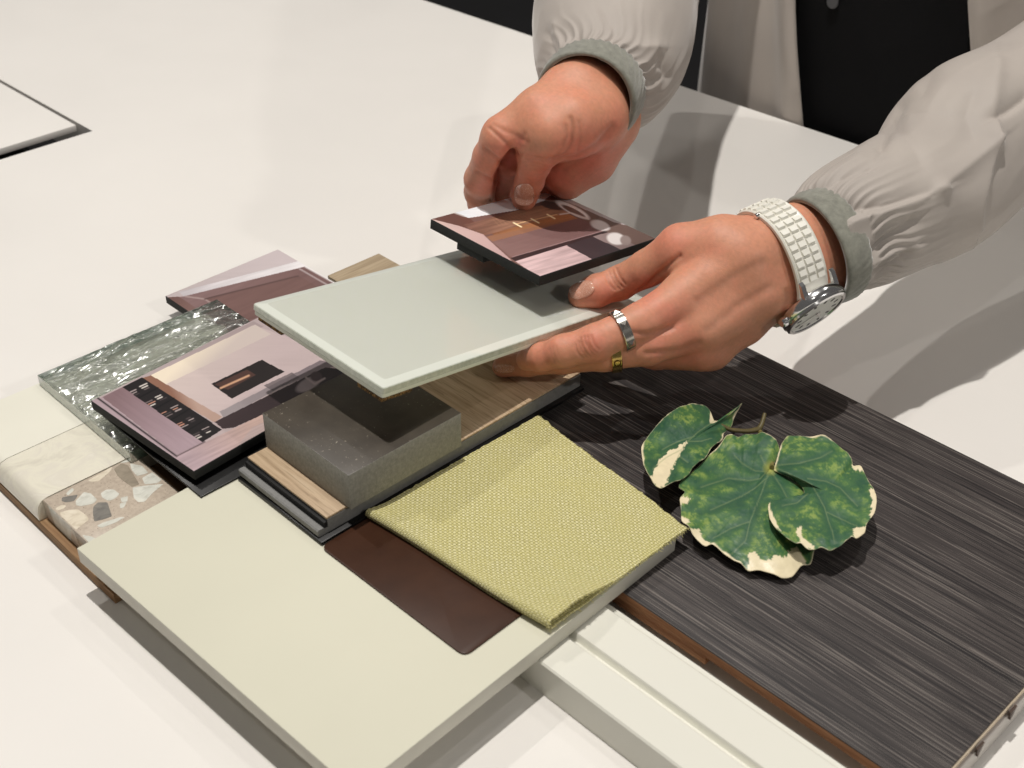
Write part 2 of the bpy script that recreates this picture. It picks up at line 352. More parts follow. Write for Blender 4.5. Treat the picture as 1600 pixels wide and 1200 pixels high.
N = len(top); gf = grid_faces(na, nb_); ring = [i * nb_ for i in range(na)] + [(na - 1) * nb_ + j for j in range(1, nb_)] + [i * nb_ + nb_ - 1 for i in range(na - 2, -1, -1)] + [j for j in range(nb_ - 2, 0, -1)]
side = np.array([[ring[i], N + ring[i], N + ring[(i + 1) % len(ring)], ring[(i + 1) % len(ring)]] for i in range(len(ring))])
o = mk('ripple_glass_tile', np.r_[top, bot], np.r_[gf, gf[:, ::-1] + N, side[:, ::-1]], [M_RIP, M_RIPE], smooth=50, fmat=np.r_[np.zeros(2 * len(gf)), np.ones(len(side))]); tag(o, 'clear greenish rippled glass tile sparkling beneath the left photo card', 'glass tile')

# big sage board and what lies on it
sc_, sr = (-349.1, 265.3), 2.2
o = prism('sage_board', rect(sc_[0] - 95, sc_[0] + 95, sc_[1] - 97, sc_[1] + 97, sr), 18.45, 27, M_BACK, None, 0.45, top_mat=M_SAGE); tag(o, 'large pale sage green square board in front, overhanging the table', 'board')
kk = NT('bronze_acrylic'); v = kk.coord((1, 1, 1)); nz = kk.noise(v, 0.05, 4); scr = kk.noise(v, 1.5, 2)
kk.set(Base_Color=kk.ramp(nz, [(0.3, lin((58, 36, 25))), (0.7, lin((68, 43, 30)))]), Roughness=0.34, Metallic=0.0); kk.p.inputs['Specular IOR Level'].default_value = 0.2; M_BRZ = kk.m
o = prism('bronze_plate', rounded(rect(-365.0, -271.4, 244.6, 300, 1.2), 4.5), 27.06, 27.95, M_BRZ, None, 0.2); tag(o, 'thin dark brown glossy plate with rounded corners on the sage board', 'plate')
M_BLK = plain('black_glass', (12, 12, 12), 0.32, 0.1, 0.05, 0, 0.3); M_FOAM = plain('black_foam', (34, 35, 34), 0.85, 0.3, 1.5, 0.3)
o = box('black_backing_board', -521, -431.0, 224.2, 318, 27.1, 28.2, M_BLK, None, 0.3); tag(o, 'black board between the left photo card and the sage board', 'board')
o = box('black_glass_plate', -430.6, -365.4, 244.6, 420, 27.1, 29.2, M_BLK, None, 0.3, rot=0.3); tag(o, 'glossy black plate under the oak flooring plank', 'plate')
# oak plank with a click profile
t = thing('flooring_plank', (-400, 330, 29.3), 'light oak flooring plank with grey core lip under the grey stone block', 'flooring plank')
M_CORE = plain('grey_mineral_core', (128, 128, 126), 0.6, 0.12, 0.5, 0.1); M_OAK = wood('pale_oak', (158, 134, 106), (190, 166, 136), (206, 184, 154), (0.02, 0.42, 0.42), ((138, 116, 92), 0.5), 0.5, 0.15, (0.05, 1.1, 1.1))
pr = [(246.2, 29.3), (245.6, 30.2), (245.6, 32.8), (246.4, 33.4), (248.8, 33.2), (249.6, 32.4), (251.6, 32.4), (251.6, 36.7), (419.5, 36.7), (419.5, 29.3)]; k = len(pr)
V = [(-430.2, b, z) for b, z in pr] + [(-368.4, b, z) for b, z in pr]
mk('core', V, [[i, (i + 1) % k, k + (i + 1) % k, k + i][::-1] for i in range(k)] + [list(range(k)), list(range(k, 2 * k))[::-1]], M_CORE, t, smooth=30)
box('oak_face', -430.0, -368.6, 251.2, 419.4, 36.75, 38.0, M_OAK, t, 0.45)
box('groove_shade_bar', -430.0, -368.6, 249.7, 251.5, 32.45, 35.8, M_VOID, t, 0.2)  # solid black bar filling the locking groove, stands for the shade inside
# grey stone block
kk = NT('polished_stone_top'); v = kk.coord((1, 1, 1)); nz = kk.noise(v, 0.06, 6); sp = kk.noise(v, 0.55, 3, 0.7)
c = kk.ramp(nz, [(0.3, lin((60, 54, 47))), (0.7, lin((76, 69, 60)))]); c = kk.mix(kk.math('MULTIPLY', kk.ramp(sp, [(0.63, (0, 0, 0, 1)), (0.68, (1, 1, 1, 1))]), kk.ramp(kk.noise(v, 0.05, 3), [(0.45, (0, 0, 0, 1)), (0.6, (1, 1, 1, 1))])), c, lin((150, 142, 128)))
kk.set(Base_Color=c, Roughness=0.34); kk.bump(sp, 0.1, 0.0003); M_STT = kk.m
kk = NT('sawn_stone_side'); v = kk.coord((1, 1, 0.8)); nz = kk.noise(v, 0.55, 6, 0.75); kk.set(Base_Color=kk.ramp(nz, [(0.3, lin((126, 125, 119))), (0.7, lin((160, 158, 150)))]), Roughness=0.8); kk.bump(kk.noise(v, 1.1, 4), 0.45, 0.0005); M_STS = kk.m
o = box('stone_block', -430.4, -365.2, 262.6, 331.2, 38.05, 58, M_STS, None, 0.35, top_mat=M_STT); tag(o, 'thick dark grey stone block standing on the oak flooring plank', 'stone block')
o = box('beige_wood_strip', -580, -500, 413.4, 455.4, 0, 10, wood('grey_beige_wood', (150, 132, 108), (172, 154, 128), (190, 172, 146), (0.4, 0.02, 0.4), None, 0.55, 0.1), None, 0.4)
tag(o, 'small beige wood sample peeking out behind the frosted glass', 'wood sample')

# ================================================================== photo cards
def frame(N, yaw, pitch, roll):
    y, p, r = map(math.radians, (yaw, pitch, roll))
    Rz = np.array([[math.cos(y), -math.sin(y), 0], [math.sin(y), math.cos(y), 0], [0, 0, 1]])
    Rx = np.array([[1, 0, 0], [0, math.cos(p), -math.sin(p)], [0, math.sin(p), math.cos(p)]])
    Ry = np.array([[math.cos(r), 0, math.sin(r)], [0, 1, 0], [-math.sin(r), 0, math.cos(r)]])
    return np.asarray(N, float), Rz @ Rx @ Ry
k_ = attr_mat('photo_print', 0.32, 0.4, None); M_PRINT = k_.m
def photo_card(label, fr, w, h, th, paint, n=210, group=None, spacer=None):
    """top corner fr = near corner N; local x in -w..0 (direction a), y in 0..h (direction b)"""
    o, R = fr; xf = lambda v: o + R @ np.asarray(v)
    t = thing('photo_card', xf((-w / 2, h / 2, -th)), label, 'photo card', group)
    prism('foam_board', [(-w, 0), (0, 0), (0, h), (-w, h)], -th, -0.15, M_FOAM, t, 0.25, xf=xf)
    m = int(n * h / w); X, Y = np.meshgrid(np.linspace(-w + 0.3, -0.3, n), np.linspace(0.3, h - 0.3, m), indexing='ij')
    V = np.stack([X.ravel(), Y.ravel(), np.zeros(X.size)], 1) @ R.T + o
    v = V - CP; d = v @ CF; PX = 800 + F_PX * (v @ CR) / d; PY = 600 - F_PX * (v @ CU) / d
    col = paint(PX, PY, X.ravel() + w, Y.ravel()) * np.array([0.96, 1.0, 0.98])
    mk('photo_print', V, grid_faces(n, m), M_PRINT, t, smooth=180, col=col)
    if spacer:
        for (x0, x1, y0, y1, z0) in spacer: prism('foam_spacer', [(x0, y0), (x1, y0), (x1, y1), (x0, y1)], z0, -th - 0.05, M_FOAM, t, 0.25, xf=xf)
    return t
class Canvas:
    def __init__(s, X, Y, base, ox, oy, sc): s.X, s.Y = (X - ox) * sc, (Y - oy) * sc; s.c = np.tile(linc(base), (len(X), 1))
    def poly(s, P, c, c2=None, line=None, a=1.0, tex=0.0, tdir=(1, 0), soft=0.0):
        m = inpoly(s.X, s.Y, P); col = np.tile(linc(c), (m.sum(), 1))
        if c2 is not None:
            (x0, y0), (x1, y1) = line; t = np.clip(((s.X[m] - x0) * (x1 - x0) + (s.Y[m] - y0) * (y1 - y0)) / ((x1 - x0) ** 2 + (y1 - y0) ** 2), 0, 1)[:, None]; col = col * (1 - t) + linc(c2) * t
        if tex:
            u = s.X[m] * tdir[0] + s.Y[m] * tdir[1]; w = -s.X[m] * tdir[1] + s.Y[m] * tdir[0]
            col = col * (1 + tex * fbm(np.c_[u * 0.008, w * 0.12], 4, 4))[:, None]
        s.c[m] = s.c[m] * (1 - a) + col * a
    def line(s, P, c, w, a=1.0):
        d = dseg(s.X, s.Y, P); k = (np.clip(1.2 - d / w, 0, 1) * a)[:, None]; s.c = s.c * (1 - k) + linc(c) * k
    def ell(s, x, y, rx, ry, rot, c, a=1.0, soft=0.25):
        cs, sn = math.cos(math.radians(rot)), math.sin(math.radians(rot)); u = ((s.X - x) * cs + (s.Y - y) * sn) / rx; v = (-(s.X - x) * sn + (s.Y - y) * cs) / ry
        k = (np.clip((1 - np.hypot(u, v)) / soft, 0, 1) * a)[:, None]; s.c = s.c * (1 - k) + linc(c) * k
def paint1(PX, PY, lx, ly):                      # living room: pale wall, niche, shelf of books, mauve cabinet
    C = Canvas(PX, PY, (176, 154, 156), 0, 360, 2.5)
    C.poly([(345, 662), (990, 355), (1030, 375), (565, 578), (480, 612)], (178, 157, 160), (160, 138, 140), ((400, 640), (950, 380)))
    C.poly([(565, 577), (992, 370), (1300, 480), (1250, 520), (840, 745)], (198, 176, 172), (188, 164, 166), ((700, 500), (1000, 650)), tex=0.06)
    C.poly([(565, 577), (995, 368), (1060, 405), (625, 612)], (228, 208, 186), (198, 178, 172), ((760, 470), (815, 530)))
    C.poly([(545, 580), (590, 566), (868, 728), (838, 750)], (138, 92, 72), (176, 140, 126), ((690, 670), (745, 640)))
    C.poly([(825, 600), (1022, 505), (1112, 552), (905, 657)], (38, 31, 31))
    C.poly([(838, 602), (965, 543), (1000, 565), (890, 622)], (78, 50, 44)); C.line([(862, 616), (972, 567)], (206, 150, 112), 5)
    C.poly([(858, 708), (1250, 508), (1330, 520), (1100, 612), (875, 735)], (148, 134, 138), (122, 106, 112), ((900, 690), (1230, 540)))
    C.poly([(1030, 606), (1140, 555), (1170, 575), (1065, 628)], (92, 80, 84), a=0.8)
    C.poly([(838, 748), (1270, 535), (1500, 560), (1180, 650), (915, 770), (870, 775)], (60, 44, 47), (44, 33, 36), ((850, 750), (1250, 560)))
    C.ell(1205, 600, 62, 26, -28, (128, 112, 116)); C.ell(1235, 570, 26, 22, 0, (70, 54, 58)); C.line([(1195, 575), (1230, 600), (1268, 578)], (150, 130, 132), 5)
    C.poly([(680, 888), (930, 765), (1180, 645), (1400, 600), (1030, 830), (760, 955)], (188, 152, 142), (170, 142, 150), ((950, 720), (800, 930)), tex=0.35, tdir=(0.9, -0.44))
    C.poly([(900, 880), (985, 770), (1060, 735), (1060, 800)], (176, 152, 152), a=0.7, tex=0.3, tdir=(0.9, -0.44))
    C.poly([(478, 612), (555, 573), (868, 778), (790, 828)], (32, 27, 29))
    for i in range(5):
        for j in range(2):
            u = 0.07 + i * 0.195; x = 478 + u * 312 + j * 36 + 16; y = 612 + u * 216 - j * 21 + 4
            for q in range(3):
                cc = [(168, 148, 148), (118, 100, 100), (74, 62, 64), (190, 128, 106), (210, 196, 190)][int(rng.integers(5))]; dx, dy = q * 9 - 6, q * 6
                L = 14 + rng.random() * 14; C.line([(x + dx, y + dy), (x + dx + L, y + dy - L * 0.45)], cc, 2.0 + 1.6 * rng.random())
    for i in range(1, 5): u = i * 0.2; C.line([(478 + u * 312, 612 + u * 216), (555 + u * 313, 573 + u * 205)], (14, 12, 14), 3)
    C.poly([(400, 652), (478, 612), (790, 828), (690, 878)], (128, 98, 104), (162, 134, 144), ((450, 650), (720, 840)), tex=0.14, tdir=(0.82, 0.57))
    C.poly([(345, 662), (400, 652), (690, 880), (690, 960), (640, 900)], (168, 142, 150), tex=0.08)
    C.line([(382, 655), (690, 882)], (40, 30, 34), 5); C.line([(690, 882), (800, 826)], (104, 82, 88), 4)
    return (C.c * 0.82 + C.c.mean(1, keepdims=True) * 0.18) * 1.16
def paint2(PX, PY, lx, ly):                      # brown cabinet interior
    C = Canvas(PX, PY, (150, 122, 122), 0, 360, 2.5)
    C.poly([(640, 262), (1090, 70), (1300, 190), (1190, 130), (690, 262)], (168, 150, 152), (178, 160, 164), ((700, 240), (1090, 100)), tex=0.06)
    C.poly([(700, 240), (1165, 120), (1210, 140), (720, 262)], (176, 164, 170), (206, 196, 200), ((700, 250), (1190, 130)), tex=0.3, tdir=(0.95, -0.3))
    C.poly([(700, 262), (1195, 140), (1330, 200), (1100, 420), (860, 390)], (122, 90, 90), (112, 78, 76), ((720, 270), (1200, 180)), tex=0.16, tdir=(0.9, -0.4))
    C.poly([(800, 268), (1165, 178), (1260, 230), (990, 345), (940, 362)], (108, 74, 70), tex=0.2, tdir=(0.9, -0.4)); C.line([(725, 258), (800, 268), (940, 362)], (150, 122, 120), 4); C.line([(800, 268), (1165, 178)], (84, 58, 56), 4)
    C.line([(1195, 140), (1330, 215)], (214, 204, 206), 7); C.line([(1170, 150), (1300, 225)], (160, 138, 140), 4)
    C.poly([(648, 262), (700, 258), (930, 410), (880, 420)], (104, 70, 64), (132, 98, 94), ((680, 270), (880, 400)))
    return (C.c * 0.75 + C.c.mean(1, keepdims=True) * 0.25) * 1.4
def paint3(PX, PY, lx, ly):                      # kitchen with island
    C = Canvas(PX, PY, (98, 72, 68), 650, 260, 4.0)
    C.poly([(80, 325), (220, 280), (330, 318), (400, 380), (300, 385)], (86, 56, 50))
    C.poly([(215, 285), (600, 180), (900, 150), (800, 215), (620, 275), (330, 322)], (186, 186, 192), (204, 204, 208), ((250, 290), (560, 210)), tex=0.08)
    C.line([(225, 285), (300, 312)], (150, 138, 136), 5)
    C.poly([(300, 365), (640, 275), (900, 215), (960, 290), (430, 432), (370, 420)], (100, 70, 62), (140, 104, 84), ((320, 370), (800, 290)), tex=0.5, tdir=(0.96, -0.27))
    C.poly([(470, 420), (940, 290), (1010, 325), (560, 455)], (112, 74, 54), (146, 98, 66), ((480, 430), (800, 340)), tex=0.15, tdir=(0.96, -0.27))
    C.poly([(440, 440), (1010, 325), (1200, 400), (590, 565)], (112, 86, 84), (98, 74, 74), ((520, 480), (1100, 380)), tex=0.12, tdir=(0.96, -0.27))
    C.poly([(440, 440), (700, 372), (1000, 318), (1010, 326), (480, 470)], (134, 92, 66), a=0.7)
    C.line([(630, 358), (880, 300)], (196, 160, 118), 3)
    for x, y in ((630, 360), (740, 335), (840, 308)): C.line([(x - 20, y - 8), (x + 28, y + 18)], (232, 214, 176), 5)
    for q in range(10): C.line([(480 + q * 20, 330 - q * 6), (520 + q * 22, 370 - q * 6)], (150, 112, 88), 1.6, 0.6)
    C.poly([(590, 572), (1190, 400), (1215, 412), (620, 592)], (44, 34, 36)); C.line([(600, 566), (1190, 396)], (128, 104, 106), 3)
    C.poly([(620, 592), (940, 493), (1105, 580), (775, 700)], (176, 150, 152), (160, 136, 138), ((640, 600), (900, 620)), tex=0.45, tdir=(0.96, -0.27))
    C.poly([(940, 493), (1105, 438), (1290, 525), (1105, 582)], (48, 41, 45))
    C.poly([(1105, 438), (1215, 408), (1460, 470), (1290, 525)], (120, 104, 104), (98, 82, 82), ((1150, 430), (1400, 480)))
    C.poly([(880, 150), (1060, 240), (1500, 450), (1380, 495), (1180, 400), (1000, 310), (800, 215)], (104, 84, 78), (84, 66, 62), ((900, 200), (1400, 460)))
    C.poly([(860, 150), (905, 165), (1320, 370), (1240, 350), (1000, 245), (850, 185)], (158, 150, 152)); C.ell(850, 245, 90, 26, 14, (72, 58, 54)); C.ell(980, 272, 130, 30, 27, (206, 200, 200)); C.ell(985, 280, 95, 17, 27, (96, 76, 70))
    C.ell(1150, 368, 72, 34, 18, (178, 170, 170)); C.ell(1250, 452, 66, 42, 12, (186, 178, 178)); C.ell(1310, 462, 40, 34, 20, (120, 106, 104)); C.line([(900, 300), (970, 290), (1080, 330)], (190, 180, 176), 5)
    C.poly([(85, 326), (270, 372), (420, 425), (500, 500), (590, 580), (600, 600), (560, 590)], (172, 146, 142), (160, 132, 132), ((150, 350), (540, 560)))
    return C.c * 1.75
photo_card('photo card of a pale room with dark niche, leaning on the stone block', frame((-439.8, 227.4, 36.4), 4.0, 0, 0), 85.2, 112, 5.2, paint1, 240, spacer=[(-70, -14, 14, 34, -8.1), (-70, -14, 70, 95, -8.1)])
photo_card('photo card of a brown cabinet, lying furthest back on the table', frame((-536.4, 323.4, 14), 0.6, 0, 0), 86, 84.5, 5.0, paint2, 170, spacer=[(-74, -6, 14, 70, -13.9)])
C3_FR = frame((-389.3, 408.4, 92.0), -1.4, -6.8, -0.6); C3_W, C3_H = 86.0, 90.0
photo_card('photo card of a kitchen island, held up by the thumb and fingers', C3_FR, C3_W, C3_H, 5.6, paint3, 200, spacer=[(-64, -43, 0.6, 60, -9.6), (-80, -64, 8, 60, -8.2)])

# ================================================================== frosted glass sample held in the hand
GL_FR = frame((-373.3, 291.6, 88.2), 0.6, -9.6, 0.7); GW, GH, GT = 99.3, 189.9, 6.6
gx = lambda v: GL_FR[0] + GL_FR[1] @ np.asarray(v, float)
t = thing('frosted_glass_sample', gx((-GW / 2, GH / 2, -GT)), 'pale green back painted glass plate held above the grey stone block', 'glass sample')
kk = NT('frosted_glass'); kk.set(Base_Color=lin((212, 215, 204)), Roughness=0.2); kk.p.inputs['Subsurface Weight'].default_value = 1.0
kk.p.inputs['Subsurface Radius'].default_value = (1.0, 1.0, 0.9); kk.p.inputs['Subsurface Scale'].default_value = 0.007; kk.p.inputs['Coat Weight'].default_value = 1.0; kk.p.inputs['Coat Roughness'].default_value = 0.06; M_FG = kk.m
kk = NT('clear_glass_edge'); v = kk.coord((1, 1, 1)); nz = kk.noise(v, 0.3, 5, 0.7); kk.set(Base_Color=kk.ramp(nz, [(0.35, lin((196, 203, 188))), (0.65, lin((222, 226, 212)))]), Roughness=0.1); kk.p.inputs['Transmission Weight'].default_value = 0.12; M_GE = kk.m
gp = rounded([(-GW, 0), (0, 0), (0, GH), (-GW, GH)], 1.6, 3)
rings = [(0.4, -GT + 2.2), (0.0, -GT + 2.7), (0.0, -1.25), (0.35, -0.85), (4.4, -0.05), (4.9, 0.0)]; Vg = []
for ins, zz in rings:
    for (x, y) in rounded([(-GW + ins, ins), (-ins, ins), (-ins, GH - ins), (-GW + ins, GH - ins)], 1.8, 3): Vg.append(gx((x, y, zz)))
m = len(Vg) // len(rings); Fg = [list(f) for f in grid_faces(len(rings), m, False, True)[:, ::-1]]; fmg = [0] * (3 * m) + [2] * m + [2] * m
Fg += [list(range(m))[::-1], list(range(5 * m, 6 * m))]; fmg += [0, 1]
kk = NT('bevelled_glass_rim'); kk.set(Base_Color=lin((226, 230, 220)), Roughness=0.08); kk.p.inputs['Coat Weight'].default_value = 1.0; kk.p.inputs['Subsurface Weight'].default_value = 0.5; kk.p.inputs['Subsurface Radius'].default_value = (1, 1, 1); kk.p.inputs['Subsurface Scale'].default_value = 0.004
mk('glass_plate', Vg, Fg, [M_GE, M_FG, kk.m], t, smooth=30, fmat=fmg)
gq = rounded([(-GW + 0.5, 0.5), (-0.5, 0.5), (-0.5, GH - 0.5), (-GW + 0.5, GH - 0.5)], 1.6, 3)
prism('painted_back', gq, -GT, -GT + 2.15, plain('white_green_paint', (226, 230, 216), 0.25, 0.02), t, 0.3, xf=gx)
kk = NT('cork'); v = kk.coord((1, 1, 1)); vo = kk.n('ShaderNodeTexVoronoi'); kk.t.links.new(v, vo.inputs['Vector']); vo.inputs['Scale'].default_value = 1.3
kk.set(Base_Color=kk.ramp(vo.outputs['Color'], [(0.3, lin((58, 42, 24))), (0.6, lin((112, 82, 44))), (0.8, lin((150, 116, 66)))]), Roughness=0.9); kk.bump(vo.outputs['Distance'], 0.6, 0.0006); M_CORK = kk.m
for (x0, x1, y0, y1) in ((-GW + 3, -GW + 22, 1.5, 19), (-19, -1.5, 1.2, 20), (-19, -2, GH - 20, GH - 3), (-GW + 3, -GW + 22, GH - 20, GH - 3)):
    prism('cork_pad', [(x0, y0), (x1, y0), (x1, y1), (x0, y1)], -GT - 2.6, -GT - 0.05, M_CORK, t, 0.3, xf=gx)

# ================================================================== folded fabric swatch
kk = NT('yellow_green_weave'); uvn = kk.n('ShaderNodeUVMap', uv_map='uv'); sep = kk.n('ShaderNodeSeparateXYZ'); 
wob = kk.n('ShaderNodeTexNoise'); wob.inputs['Scale'].default_value = 0.08; kk.t.links.new(uvn.outputs[0], wob.inputs['Vector'])
av = kk.n('ShaderNodeVectorMath', operation='MULTIPLY_ADD'); kk.t.links.new(wob.outputs['Color'], av.inputs[0]); av.inputs[1].default_value = (1.4, 1.4, 0); kk.t.links.new(uvn.outputs[0], av.inputs[2]); kk.t.links.new(av.outputs[0], sep.inputs[0])
CELL = 1.5
su = kk.math('SINE', kk.math('MULTIPLY', sep.outputs[0], math.pi / CELL)); sv = kk.math('SINE', kk.math('MULTIPLY', sep.outputs[1], math.pi / CELL))
pr_ = kk.math('MULTIPLY', su, sv); ab = kk.math('ABSOLUTE', pr_)
par = kk.math('GREATER_THAN', pr_, 0.0); n1 = kk.ramp(kk.noise(uvn.outputs[0], 0.8, 3), [(0.3, (0, 0, 0, 1)), (0.7, (1, 1, 1, 1))]); n2 = kk.noise(uvn.outputs[0], 0.06, 4)
cw = kk.mix(n1, lin((206, 199, 138)), lin((248, 242, 196))); cf = kk.mix(n1, lin((182, 174, 108)), lin((234, 227, 168)))
c = kk.mix(par, cw, cf); c = kk.mix(kk.ramp(ab, [(0.02, (1, 1, 1, 1)), (0.3, (0, 0, 0, 1))]), c, lin((150, 142, 78))); c = kk.mix(kk.ramp(n2, [(0.35, (0, 0, 0, 1)), (0.7, (0.4, 0.4, 0.4, 1))]), c, lin((206, 197, 122)))
kk.set(Base_Color=c, Roughness=0.85); kk.p.inputs['Sheen Weight'].default_value = 0.25; kk.p.inputs['Specular IOR Level'].default_value = 0.105
kk.bump(kk.math('POWER', ab, 0.5), 0.8, 0.0006); M_FAB = kk.m
t = thing('fabric_swatch', (-311, 328, 28), 'folded yellow green woven fabric swatch with frayed open edge', 'fabric swatch')
nt_, ns = 90, 150
T = np.linspace(0, 1, nt_)                                    # along a
prof_s = np.linspace(0, 1, ns)
lowL, arc = 0.47, 0.06
FV, FU = np.zeros((nt_, ns, 3)), np.zeros((nt_, ns, 2))
for i, tt in enumerate(T):
    a = -365.0 + 108.5 * tt; bf = 270.4 + 9.6 * tt + 0.5 * math.sin(tt * 6); bb = 384.6 - 13.2 * tt
    lift = 2.2 + 3.8 * max(0, (tt - 0.72) / 0.28) ** 1.5 + 1.0 * math.sin(tt * 5 + 1) * 0.4
    rr = 1.5 + lift * 0.25
    for j, s in enumerate(prof_s):
        if s < lowL: u = s / lowL; b = bb - 1.5 + (bf + rr - bb) * u; z = 28.6 + 0.25 * math.sin(u * 9 + tt * 4)
        elif s < lowL + arc:
            th = (s - lowL) / arc * math.pi; b = bf + rr - rr * math.sin(th); z = 28.6 + rr - rr * math.cos(th)
        else:
            u = (s - lowL - arc) / (1 - lowL - arc); b = bf + rr + (bb - bf - rr) * u
            z0 = 28.6 + 2 * rr; gap = 1.3 + lift * 0.95 * math.exp(-((u - 0.16) / 0.20) ** 2) * max(0, (tt - 0.6) / 0.4) ** 1.3
            z = 28.6 + gap + (z0 - 28.6 - gap) * math.exp(-u / 0.07) + 0.5 * math.sin(u * 5 + tt * 3) * min(1, u * 4) + 0.35 * math.sin(tt * 9 + u * 2)
            z = max(z, 29.7)
            if b > 362 and tt > 0.1: z -= 0.6 * ((b - 362) / 22)
        jag = 0.55 * vnoise(np.array([[s * 160, 0.5 if tt < .5 else 9.5]]), 3)[0] if i in (0, nt_ - 1) else 0
        FV[i, j] = (a + jag, b, z); FU[i, j] = (108.5 * tt, (s * 235 if s < lowL else s * 235))
FV[:, -1, 1] += 0.6 * vnoise(np.c_[T * 90, T * 0], 5); 
up = FV.reshape(-1, 3); dn = up.copy()
nrm = np.zeros_like(FV); du = np.gradient(FV, axis=0); dv = np.gradient(FV, axis=1); nrm = np.cross(du, dv); nrm /= np.linalg.norm(nrm, axis=2, keepdims=True)
Nn = len(up); th_ = 0.75; dn = (FV - nrm * th_).reshape(-1, 3); gf = grid_faces(nt_, ns)
ring = [i * ns for i in range(nt_)] + [(nt_ - 1) * ns + j for j in range(1, ns)] + [i * ns + ns - 1 for i in range(nt_ - 2, -1, -1)] + [j for j in range(ns - 2, 0, -1)]
side = np.array([[ring[i], ring[(i + 1) % len(ring)], Nn + ring[(i + 1) % len(ring)], Nn + ring[i]] for i in range(len(ring))])
mk('cloth', np.r_[up, dn], np.r_[gf, gf[:, ::-1] + Nn, side[:, ::-1]], M_FAB, t, smooth=60, uv=np.r_[FU.reshape(-1, 2), FU.reshape(-1, 2)])
# frayed threads along the cut edges, too fine to count
TVs, TFs = [], []
def thread(p, d, L, r=0.16):
    d = d / np.linalg.norm(d); s = np.cross(d, (0, 0, 1.0)); s /= np.linalg.norm(s) + 1e-9; q = np.cross(d, s); i0 = len(TVs); k = 3
    for m in range(k + 1):
        c = p + d * L * m / k + np.array([0, 0, -0.3 * (m / k) ** 2 * L]) + s * 0.2 * math.sin(m * 2.1)
        for x, y in ((1, 0), (-0.5, 0.87), (-0.5, -0.87)): TVs.append(c + (s * x + q * y) * r * (1 - 0.5 * m / k))
    for m in range(k):
        for x in range(3): TFs.append([i0 + m * 3 + x, i0 + m * 3 + (x + 1) % 3, i0 + m * 3 + 3 + (x + 1) % 3, i0 + m * 3 + 3 + x])
for j in range(2, ns):
    if prof_s[j] > lowL + arc or j % 2 == 0:
        for q in range(2): thread(FV[nt_ - 1, j] + (-0.4, rng.normal() * 0.4, -0.35), np.array([1, rng.normal() * 0.5, rng.normal() * 0.25]), 0.7 + 1.1 * rng.random(), 0.13)
for i in range(nt_):
    thread(FV[i, -1] + (rng.normal() * 0.4, -0.3, -0.35), np.array([rng.normal() * 0.5, 1, rng.normal() * 0.2]), 0.5 + 0.9 * rng.random(), 0.13)
    if i % 1 == 0: pass
mk('fray', TVs, np.array(TFs), plain('fabric_thread', (222, 214, 148), 0.9, 0.15, 2.0), t, smooth=180)
bpy.data.objects['fray']['kind'] = 'stuff'

# ================================================================== variegated leaves on the dark board
k_ = attr_mat('leaf_surface', 0.38, 0.45); k_.p.inputs['Subsurface Weight'].default_value = 0.0
k_.bump(k_.noise(k_.coord((1, 1, 1)), 0.9, 3), 0.25, 0.0003); M_LEAF = k_.m
def resample(P, n):
    P = np.asarray(P, float); Q = np.r_[P, P[:1]]; m = len(P)
    # closed Catmull-Rom, then even arc length
    pts = []
    for i in range(m):
        p0, p1, p2, p3 = P[i - 1], P[i], P[(i + 1) % m], P[(i + 2) % m]
        for t in np.linspace(0, 1, 8, endpoint=False):
            pts.append(0.5 * (2 * p1 + (p2 - p0) * t + (2 * p0 - 5 * p1 + 4 * p2 - p3) * t * t + (-p0 + 3 * p1 - 3 * p2 + p3) * t ** 3) * 0.6 + 0.4 * (p1 * (1 - t) + p2 * t))
    pts = np.array(pts + [pts[0]]); d = np.r_[0, np.cumsum(np.linalg.norm(np.diff(pts, axis=0), axis=1))]
    s = np.linspace(0, d[-1], n, endpoint=False); return np.stack([np.interp(s, d, pts[:, k]) for k in range(pts.shape[1])], 1)
